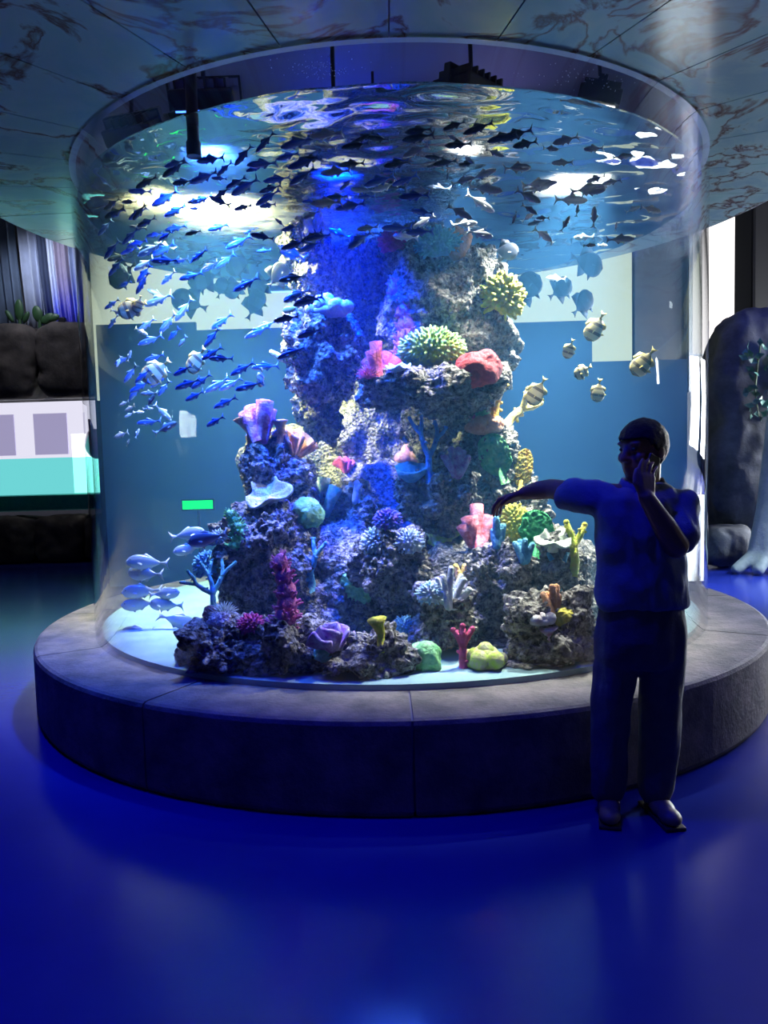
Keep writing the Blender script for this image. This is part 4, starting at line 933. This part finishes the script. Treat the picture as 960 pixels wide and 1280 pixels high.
# trousers
bm = bmesh.new()
loft(bm, [(P(cx, y), hw * Ypx, dp) for cx, y, hw, dp in ((802, 748, 52, .145), (802, 770, 54, .15), (801, 795, 57, .15), (800, 818, 57, .135), (799, 830, 50, .115))])
chain(bm, [(P(776, 812), .098), (P(765, 865), .088), (P(762, 920), .078), (P(760, 985), .072)])
chain(bm, [(P(828, 812), .098), (P(827, 865), .090), (P(824, 920), .084), (P(818, 984), .076)])
me = remesh(bm, 0.008, 5)
nrm = [v.normal.copy() for v in me.vertices]
for v, n in zip(me.vertices, nrm):
    p = v.co.copy(); k = 1.0 + 0.8 * max(0, 0.5 - p.z)
    v.co = p + n * k * (0.008 * noise.noise(Vector((p.x * 16, p.y * 12, p.z * 4))) + 0.006 * noise.noise(Vector((p.x * 20, p.y * 14, p.z * 12))))
cparent(obj('trousers', me, M['trousers'], smooth=True), per)
for x, yy, rz in ((819, YP, 0.12), (761, YP + 0.02, -0.25)):
    a = at(x, 985, yy); c = Vector((a.x, yy, 0)); rt_ = Matrix.Rotation(rz, 3, 'Z')
    bm = bmesh.new()
    for (dx, dy, z, sx, sy, sz) in ((0, 0.02, 0.060, .045, .065, .055), (0, -0.06, 0.045, .047, .085, .040), (0, -0.13, 0.038, .045, .060, .034)):
        add_ell(bm, c + rt_ @ Vector((dx, dy, z)), (sx, sy, sz), rt_, 3)
    me = remesh(bm, 0.006, 4)
    for v in me.vertices: v.co.z = max(v.co.z, 0.014)
    sh = cparent(obj('shoe', me, M['shoe'], smooth=True), per)
    bm = bmesh.new(); add_box(bm, c + rt_ @ Vector((0, -0.055, 0.008)), (0.088, 0.265, 0.016), rot=rt_, bev=0.006)
    so_ = obj('sole', bm, M['sole']); so_.parent = sh
# phone held to the ear
pc = P(814, 588, -0.095); ph = thing('mobile_phone', pc, 'slim dark mobile phone pressed to the ear of the man', 'phone')
prot = Matrix.Rotation(R(-59), 3, 'Z') @ Matrix.Rotation(R(-22), 3, 'X')
o = obj('phone_body', box((0, 0, 0), (0.010, 0.062, 0.125), bev=0.003), M['black'], ph); o.rotation_euler = prot.to_euler()
o = obj('phone_rim', box((0.0, 0, 0), (0.006, 0.064, 0.127), bev=0.002), pbr('phone_silver', (0.7, 0.72, 0.75), 0.25, metal=0.9), ph); o.rotation_euler = prot.to_euler()

# ================================================================== BACKGROUND, left
def rocky(name, c, s, seed, parent, rough=0.12, zmin=-0.005, mat=None, sub=5, square=6.0):
    bm = bmesh.new(); bmesh.ops.create_icosphere(bm, subdivisions=sub, radius=1.0); o = Vector((seed * 5.3, seed * 2.1, seed)); mean = sum(s) / 3
    for v in bm.verts:
        n = v.co.normalized(); k = (abs(n.x) ** square + abs(n.y) ** square + abs(n.z) ** square) ** (-1 / square)
        p = n * k; p = Vector((p.x * s[0], p.y * s[1], p.z * s[2]))
        d = noise.fractal(p * 1.6 + o, 1.0, 2.0, 4) * rough * mean + noise.noise(p * 7 + o) * 0.03
        q = p + n * d + Vector(c)
        if q.z < zmin: q.z = zmin
        v.co = q
    return cparent(obj(name, bm, mat or M['backrock'], smooth=True), parent)
YB = 11.75
def wx(x, y=560): return at(x, y, YB).x
def wz(y, x=60): return at(x, y, YB).z
zt, zw1, zw0 = wz(401), wz(497), wz(640)
# sill blocks below, ledge blocks above
sl = thing('rock_sill', Vector((wx(0), YB + 0.35, 0)), 'dark brown rock sill under the lit built in tank', 'rock')
for i, (xa, xb) in enumerate(((-190, -70), (-70, 34), (34, 96), (96, 190))):
    rocky('block', ((wx(xa) + wx(xb)) / 2, YB + 0.35, zw0 / 2 - 0.04), ((wx(xb) - wx(xa)) / 2 * 1.01, 0.38, zw0 / 2 - 0.04), 3 + i, sl, rough=0.05)
le = thing('rock_ledge', Vector((wx(0), YB + 0.4, zw1)), 'dark rock ledge between the lit built in tank and the curtains', 'rock')
for i, (xa, xb) in enumerate(((-190, -60), (-60, 46), (46, 190))):
    rocky('block', ((wx(xa) + wx(xb)) / 2, YB + 0.40, (zw1 + zt) / 2), ((wx(xb) - wx(xa)) / 2 * 1.0, 0.42, (zt - zw1) / 2), 13 + i, le, rough=0.06, zmin=zw1 + 0.01)
# lit wall tank set in the rock
wt = thing('built_in_tank', Vector(((wx(-190) + wx(117)) / 2, YB + 0.3, zw0)), 'long low wall tank glowing white over turquoise water', 'aquarium')
xl, xr = wx(-190), wx(117); xm = (xl + xr) / 2; ww = xr - xl; hh = zw1 - zw0
zwat = zw0 + hh * 0.48
cparent(obj('back_panel', box((xm, YB + 0.78, zw0 + hh / 2), (ww, 0.03, hh)), emit('white_backlight', (0.86, 0.84, 1.0), 0.95)), wt)
cparent(obj('light_strip', box((wx(92), YB + 0.755, zw0 + hh * 0.42), ((wx(117) - wx(62)), 0.02, hh * 0.55)), emit('white_lamp_panel', (1.0, 1.0, 1.0), 2.2)), wt)
water_box = cparent(obj('water', box((xm, YB + 0.50, (zw0 + zwat) / 2), (ww - 0.02, 0.46, zwat - zw0 - 0.01)), None), wt)
wm, nt, out = mat_new('turquoise_water'); t_ = N(nt, 'ShaderNodeBsdfTransparent'); t_.inputs[0].default_value = (0.45, 0.93, 0.86, 1); nt.links.new(t_.outputs[0], out.inputs[0])
water_box.data.materials.append(wm)
cparent(obj('pane', box((xm, YB + 0.22, zw0 + hh / 2), (ww, 0.02, hh - 0.01)), clear_glass('wall_tank_glass', 1.3)), wt)
for x, w_ in ((18, 44), (-60, 60)):
    cparent(obj('divider', box((wx(x + 20), YB + 0.74, zw0 + hh * 0.70), ((wx(w_) - wx(0)), 0.02, hh * 0.38)), pbr('mauve_glow_divider', (0.35, 0.30, 0.55), 0.6, emis=(0.55, 0.50, 0.80), estr=0.62)), wt)  # own glow added to lift the dividers against the lit back
cparent(obj('tank_bed', box((xm, YB + 0.50, zw0 + hh * 0.075), (ww - 0.03, 0.44, hh * 0.13)), pbr('teal_gravel', (0.15, 0.42, 0.42), 0.8, (0.25, 0.55, 0.52), 14.0)), wt)
bm = bmesh.new(); pz = zwat + 0.24
add_ell(bm, (0, 0, 0.22), (0.17, 0.15, 0.24), sub=4); add_tube(bm, [(-0.05, 0, 0.4), (-0.09, 0, 0.62)], [0.05, 0.02], 8)
for v in bm.verts: v.co *= 1 + 0.08 * noise.noise(v.co * 6)
o = obj('purple_vase', bm, pbr('purple_glaze', (0.50, 0.34, 0.72), 0.4), smooth=True); o.location = (wx(104), YB + 0.52, zwat - 0.02)
tag(o, 'rounded purple vase standing in the lit wall tank', 'vase')
# curtains hanging above the ledge
M['cur'] = {}
def curtain(xa, xb, col, label, seed):
    n = max(14, int((xb - xa) * 1.2)); za, zb = zt - 0.08, 5.6; v = []; f = []
    for i in range(n + 1):
        t = i / n; x = wx(xa) + (wx(xb) - wx(xa)) * t; yy = YB + 0.62 + 0.05 * math.sin(t * (xb - xa) * 0.55 + seed) + 0.02 * math.sin(t * 23 + seed)
        for z, dx in ((za, 0.06), ((za + zb) / 2, 0.0), (zb, -0.04)):
            v.append((x + dx, yy, z)); v.append((x + dx, yy + 0.015, z))
    for i in range(n):
        a = i * 6; b = a + 6
        for j in (0, 2):
            f.append((a + j, b + j, b + j + 2, a + j + 2)); f.append((a + j + 1, a + j + 3, b + j + 3, b + j + 1))
        f.append((a, a + 1, b + 1, b)); f.append((a + 4, b + 4, b + 5, a + 5))
    for a in (0, n * 6):
        f.append((a, a + 2, a + 3, a + 1)); f.append((a + 2, a + 4, a + 5, a + 3))
    o = obj('curtain', pydata('curtain', v, f), pbr('curtain_cloth', col, 0.9, tuple(c * 1.2 for c in col), 5.0), smooth=True)
    return tag(o, label, 'curtain')
curtain(-150, 14, (0.13, 0.18, 0.26), 'wide slate grey curtain hanging above the dark ledge', 1)
curtain(15, 40, (0.42, 0.48, 0.62), 'pale grey curtain hanging behind the taller plant', 2)
curtain(41, 53, (0.05, 0.07, 0.13), 'narrow dark navy curtain between the pale curtains', 3)
curtain(54, 62, (0.55, 0.62, 0.75), 'narrow whitish curtain beside the mauve curtain', 4)
curtain(63, 79, (0.34, 0.30, 0.40), 'mauve curtain hanging above the rock ledge', 5)
curtain(80, 122, (0.30, 0.36, 0.52), 'blue grey curtain next to the acrylic wall', 6)
flood((wx(70), YB - 1.0, 5.6), (wx(60), YB + 0.6, 3.9), (0.75, 0.8, 1.0), 220, 80, 'added cool white flood lamp brightening the curtains', 0.8, ZT)  # lamp and fixture added to brighten the curtains
ul = thing('added_uplight', Vector((wx(84), YB + 0.1, zt + 0.02)), 'added small blue lamp on the rock ledge tinting the curtains', 'lamp')  # case and lens added as a source for the blue ledge wash
obj('case', box((0, 0, 0.0), (0.10, 0.08, 0.08), bev=0.01), M['metal'], ul); obj('lens', box((0, 0.035, 0.03), (0.07, 0.02, 0.03)), emit('uplight_lens', (0.02, 0.04, 1.0), 3.0), ul)
spot('ledge_wash', (wx(84), YB + 0.1, zt + 0.22), (wx(84), YB + 0.65, zt + 0.35), (0.02, 0.04, 1.0), 9, 110, 0.8, 0.05)
# two small plants on the ledge
M['leafdark'] = pbr('dark_leaf', (0.02, 0.06, 0.02), 0.5, (0.03, 0.09, 0.03), 12.0)
def paddle_plant(x, base_z, leaves, label, Yq, sc_=1.0):
    c = Vector((wx(x), Yq, base_z)); t = thing('plant', c, label, 'plant')
    bm = bmesh.new(); add_tube(bm, [(0, 0, -0.06), (0, 0, 0.10 * sc_)], [0.03, 0.022], 8); obj('stem', bm, M['leafdark'], t)
    for (dx, dz, a, b, tl) in leaves:
        bm = bmesh.new(); add_ell(bm, (0, 0, b), (a, 0.035, b), sub=3); bmesh.ops.transform(bm, matrix=Matrix.Translation((dx, 0, dz)) @ Matrix.Rotation(R(tl), 4, 'Y'), verts=bm.verts[:])
        obj('leaf', bm, M['leafdark'], t, smooth=True)
paddle_plant(27, zt - 0.01, [(0.0, 0.05, 0.07, 0.17, 0), (-0.10, 0.04, 0.04, 0.11, -30), (0.06, 0.02, 0.04, 0.1, 25)], 'taller paddle leaved plant on the rock ledge', YB + 0.2)
paddle_plant(52, zt - 0.01, [(0.02, 0.02, 0.07, 0.12, 60), (0.0, 0.03, 0.08, 0.13, -12), (0.10, 0.06, 0.06, 0.11, 75)], 'low paddle leaved plant on the rock ledge by the mauve curtain', YB + 0.2)

# ================================================================== BACKGROUND, behind the tank
YR = 9.4
ca, cb = at(126, 500, YR), at(858, 500, YR); zt_l = at(320, 411, YR).z; zt_r = at(760, 452, YR).z
pw = thing('haze_backdrop', Vector(((ca.x + cb.x) / 2, YR, 0)), 'added boards behind the tank carrying the blue of the water haze', 'haze_backdrop')  # boards added to supply the blue haze seen through the water
M['slate'] = pbr('haze_blue', (0.085, 0.19, 0.33), 0.85, (0.10, 0.22, 0.36), 0.8)  # haze colour put into the paint
xs_ = [ca.x + (cb.x - ca.x) * t for t in (0, 0.17, 0.34, 0.5, 0.68, 0.84, 1.0)]
hs_ = [zt_l + 0.1, zt_l, zt_l, zt_l, at(640, 404, YR).z, zt_r]
for i in range(6):
    cparent(obj('board', box(((xs_[i] + xs_[i + 1]) / 2, YR, hs_[i] / 2), (xs_[i + 1] - xs_[i], 0.06, hs_[i])), M['slate']), pw)
wl = thing('added_wash_lamp', Vector((0, 8.35, 3.36)), 'added blue white wash lamp lighting the boards behind the tank', 'lamp')  # added to light the blue boards from above
obj('case', box((0, 0, 0.0), (3.0, 0.10, 0.05), bev=0.008), M['metal'], wl); obj('lens', box((0, 0.02, -0.028), (2.9, 0.05, 0.006)), emit('wash_lens', (0.35, 0.65, 1.0), 2.0), wl)
for x in (-1.9, -0.65, 0.65, 1.9): spot('wash_beam', (x, 8.30, 3.30), (x * 1.15, YR, 0.9), (0.42, 0.72, 1.0), 62, 120, 0.9, 0.15)
pa, pb = at(116, 400, 10.5), at(790, 400, 10.5)
pn = thing('added_glow_panel', Vector(((pa.x + pb.x) / 2, 10.5, 2.3)), 'long pale grey green panel added behind the tank, glowing like a lit wall', 'panel')  # glowing panel added for the pale lit region behind the tank
cparent(obj('panel_frame', box(((pa.x + pb.x) / 2, 10.58, 2.5), (pb.x - pa.x + 0.1, 0.06, 5.0)), M['metal']), pn)
cparent(obj('panel_face', box(((pa.x + pb.x) / 2, 10.52, 3.7), (pb.x - pa.x, 0.04, 2.6)), emit('pale_glow', (0.82, 0.90, 0.66), 0.85)), pn)
# green exit sign
ec = at(247, 631, 9.05)
ex = thing('exit_sign', ec, 'small glowing green exit sign behind the tank on a slim post', 'sign')
obj('sign_box', box((0, 0.03, 0), (0.40, 0.05, 0.14), bev=0.01), M['black'], ex)
obj('sign_face', box((0.0, 0.0, 0), (0.36, 0.012, 0.10)), emit('exit_green', (0.0, 1.0, 0.08), 1.7), ex)
bm = bmesh.new(); add_tube(bm, [(0, 0.03, -ec.z), (0, 0.03, -0.06)], [0.018, 0.018], 8); obj('post', bm, M['black'], ex)

# ================================================================== BACKGROUND, right
# bright window in the back wall
wn = thing('window_3', (at(905, 350, Y1 - 0.05).x, Y1 - 0.05, 2.5), None, None, kind='structure')
xa, xb = at(862, 350, Y1 - 0.04).x, at(927, 350, Y1 - 0.04).x
cparent(obj('pane', box(((xa + xb) / 2, Y1 - 0.03, 4.05), (xb - xa, 0.03, 3.1)), emit('bright_window', (1.0, 0.95, 0.93), 1.6)), wn)
bm = bmesh.new()
for x in (xa, xb): add_box(bm, (x, Y1 - 0.06, 4.05), (0.06, 0.08, 3.2))
for z in (2.5, 3.05, 5.6): add_box(bm, ((xa + xb) / 2, Y1 - 0.06, z), (xb - xa, 0.05, 0.04))
cparent(obj('window_frame', bm, M['frame']), wn)
c = at(962, 300, 11.2)
tag(obj('pillar', box((c.x + 0.05, 11.2, 2.9), (0.85, 0.6, 5.8), bev=0.04), M['black']), 'tall black square pillar beside the bright window', 'pillar')
YRR = 10.2
M['bluerock'] = pbr('slate_rock', (0.05, 0.055, 0.07), 0.85, (0.12, 0.13, 0.16), 3.0, 0.7, 7.0)
rm_ = thing('rock_mass', Vector((at(948, 600, YRR).x, YRR, 0)), 'big dark rock mass beside the tank under the bright window', 'rock')
def rr(x, ytop, ybot, hw, seed, Y=YRR, dep=0.5, **k):
    a, b = at(x, ytop, Y), at(x, ybot, Y); zb = max(0, b.z)
    return rocky('boulder', (a.x, Y, (a.z + zb) / 2), (px2m(hw, Y), dep, (a.z - zb) / 2), seed, rm_, mat=M['bluerock'], square=3.4, **k)
rr(937, 392, 702, 55, 61)
rr(985, 380, 700, 40, 62)
rr(905, 655, 704, 30, 63, Y=9.75, dep=0.35)
# trunk-like pale root column
bm = bmesh.new(); b = at(966, 690, 9.25); b.z = 0
for k in range(5):
    a = R(200 + k * 36); p0 = b + Vector((0.55 * math.cos(a), 0.3 * math.sin(a), 0.03)); add_tube(bm, [p0, b + Vector((0.25 * math.cos(a), 0.15 * math.sin(a), 0.22)), b + Vector((0.12 * math.cos(a), 0.08 * math.sin(a), 0.8)), b + Vector((0.08 * math.cos(a) + 0.05, 0.06 * math.sin(a), 1.9))], [0.07, 0.10, 0.10, 0.07], 8)
tag(obj('tree_root', remesh(bm, 0.03, 3), pbr('pale_bark', (0.25, 0.32, 0.36), 0.8, (0.36, 0.42, 0.45), 6.0, 0.5, 14), smooth=True), 'pale blue grey root column flaring at the floor beside the rock mass', 'tree')
# leafy vine on the rock
vp = at(946, 478, 9.62); vn = thing('vine', vp, 'teal leaved vine hanging on the big rock mass', 'plant')
bm = bmesh.new(); add_tube(bm, [(0.10, 0.12, 0.5), (0.02, 0.03, 0.2), (-0.02, 0.0, -0.1), (0.04, 0.02, -0.42)], [0.012, 0.012, 0.010, 0.006], 6); obj('stem', bm, M['leafdark'], vn)
ml_ = pbr('teal_leaf', (0.05, 0.16, 0.13), 0.45, (0.10, 0.28, 0.22), 9.0); rl = random.Random(4)
lb = bmesh.new(); vs = [lb.verts.new(c) for c in ((0, 0, 0), (0.035, 0.006, 0.05), (0.0, -0.012, 0.12), (-0.035, 0.006, 0.05), (0, 0.012, 0.055))]
for q in ((0, 1, 4), (1, 2, 4), (2, 3, 4), (3, 0, 4)): lb.faces.new([vs[k] for k in q])
lme = bpy.data.meshes.new('leaf'); lb.to_mesh(lme); lb.free(); lme.materials.append(ml_)
for k in range(46):
    o = bpy.data.objects.new('leaf', lme); link(o, vn); o.location = (rl.uniform(-0.14, 0.18), rl.uniform(-0.06, 0.05), rl.uniform(-0.45, 0.5)); o.rotation_euler = (rl.uniform(-1, 1), rl.uniform(-2, 2), rl.uniform(-1.5, 1.5)); o.scale = (1.1,) * 3
# glowing box added for the white patch at the tank's right edge
g0, g1 = at(826, 612, 8.6), at(880, 700, 8.6)
lw = thing('added_glow_box', Vector(((g0.x + g1.x) / 2, 8.6, 0)), 'bright white glowing box added behind the right side of the tank', 'lamp')
hgt = at(875, 618, 8.6).z
cparent(obj('case', box(((g0.x + g1.x) / 2, 8.68, hgt / 2), (g1.x - g0.x + 0.04, 0.12, hgt + 0.03), bev=0.01), M['metal']), lw)
cparent(obj('diffuser', box(((g0.x + g1.x) / 2, 8.61, hgt / 2 + 0.01), (g1.x - g0.x, 0.02, hgt - 0.03)), emit('glow_box_white', (0.92, 0.97, 1.0), 4.5)), lw)
flood((4.6, 8.4, 4.6), (4.6, 10.0, 1.8), (0.04, 0.08, 1.0), 75, 70, 'added blue flood lamp before the big rock mass', 0.8, ZT)  # fixture added to carry the blue wash on the rock
flood((6.9, 6.6, 4.6), (3.9, 8.2, 0.0), (0.80, 0.95, 1.0), 2600, 34, 'added lamp standing in for daylight from the window wall', 0.9, ZT, 0.15)  # beam for window daylight on the floor, with an added fixture

# ================================================================== pipe and droplets above the water
pp = Vector((at(240, 140, 3.95).x, 3.95, 0))
pt = thing('overflow_pipe', Vector((pp.x, pp.y, 3.08)), 'black vertical pipe dipping into the water behind the acrylic rim', 'pipe')
bm = bmesh.new(); add_tube(bm, [(0, 0, 0), (0, 0, 1.49)], [0.030, 0.030], 16); obj('tube', bm, M['black'], pt, smooth=True)
bm = bmesh.new(); add_tube(bm, [(0, 0, -0.01), (0, 0, 0.06)], [0.037, 0.037], 16); obj('collar', bm, M['metal'], pt, smooth=True)
bm = bmesh.new(); rd = random.Random(9)
for k in range(190):
    if k < 110: x, y = rd.gauss(398, 26), rd.gauss(85, 7)
    else: x, y = rd.gauss(735, 42), rd.gauss(97, 9)
    d = ray(x, y); a = d.x ** 2 + d.y ** 2; b_ = -D * d.y; c_ = D * D - (R_IN - 0.001) ** 2; q = b_ * b_ - a * c_
    if q <= 0: continue
    p = CAM + d * ((-b_ - math.sqrt(q)) / a)
    if p.z < Z_W + 0.025 or p.z > Z_R - 0.01: continue
    r = rd.uniform(0.001, 0.0035); add_ell(bm, p, (r, r, r), sub=1)
tag(obj('water_droplets', bm, pbr('droplet', (0.85, 0.9, 1.0), 0.1), smooth=True), 'fine water droplets clinging inside the dry acrylic rim', 'droplets', kind='stuff')
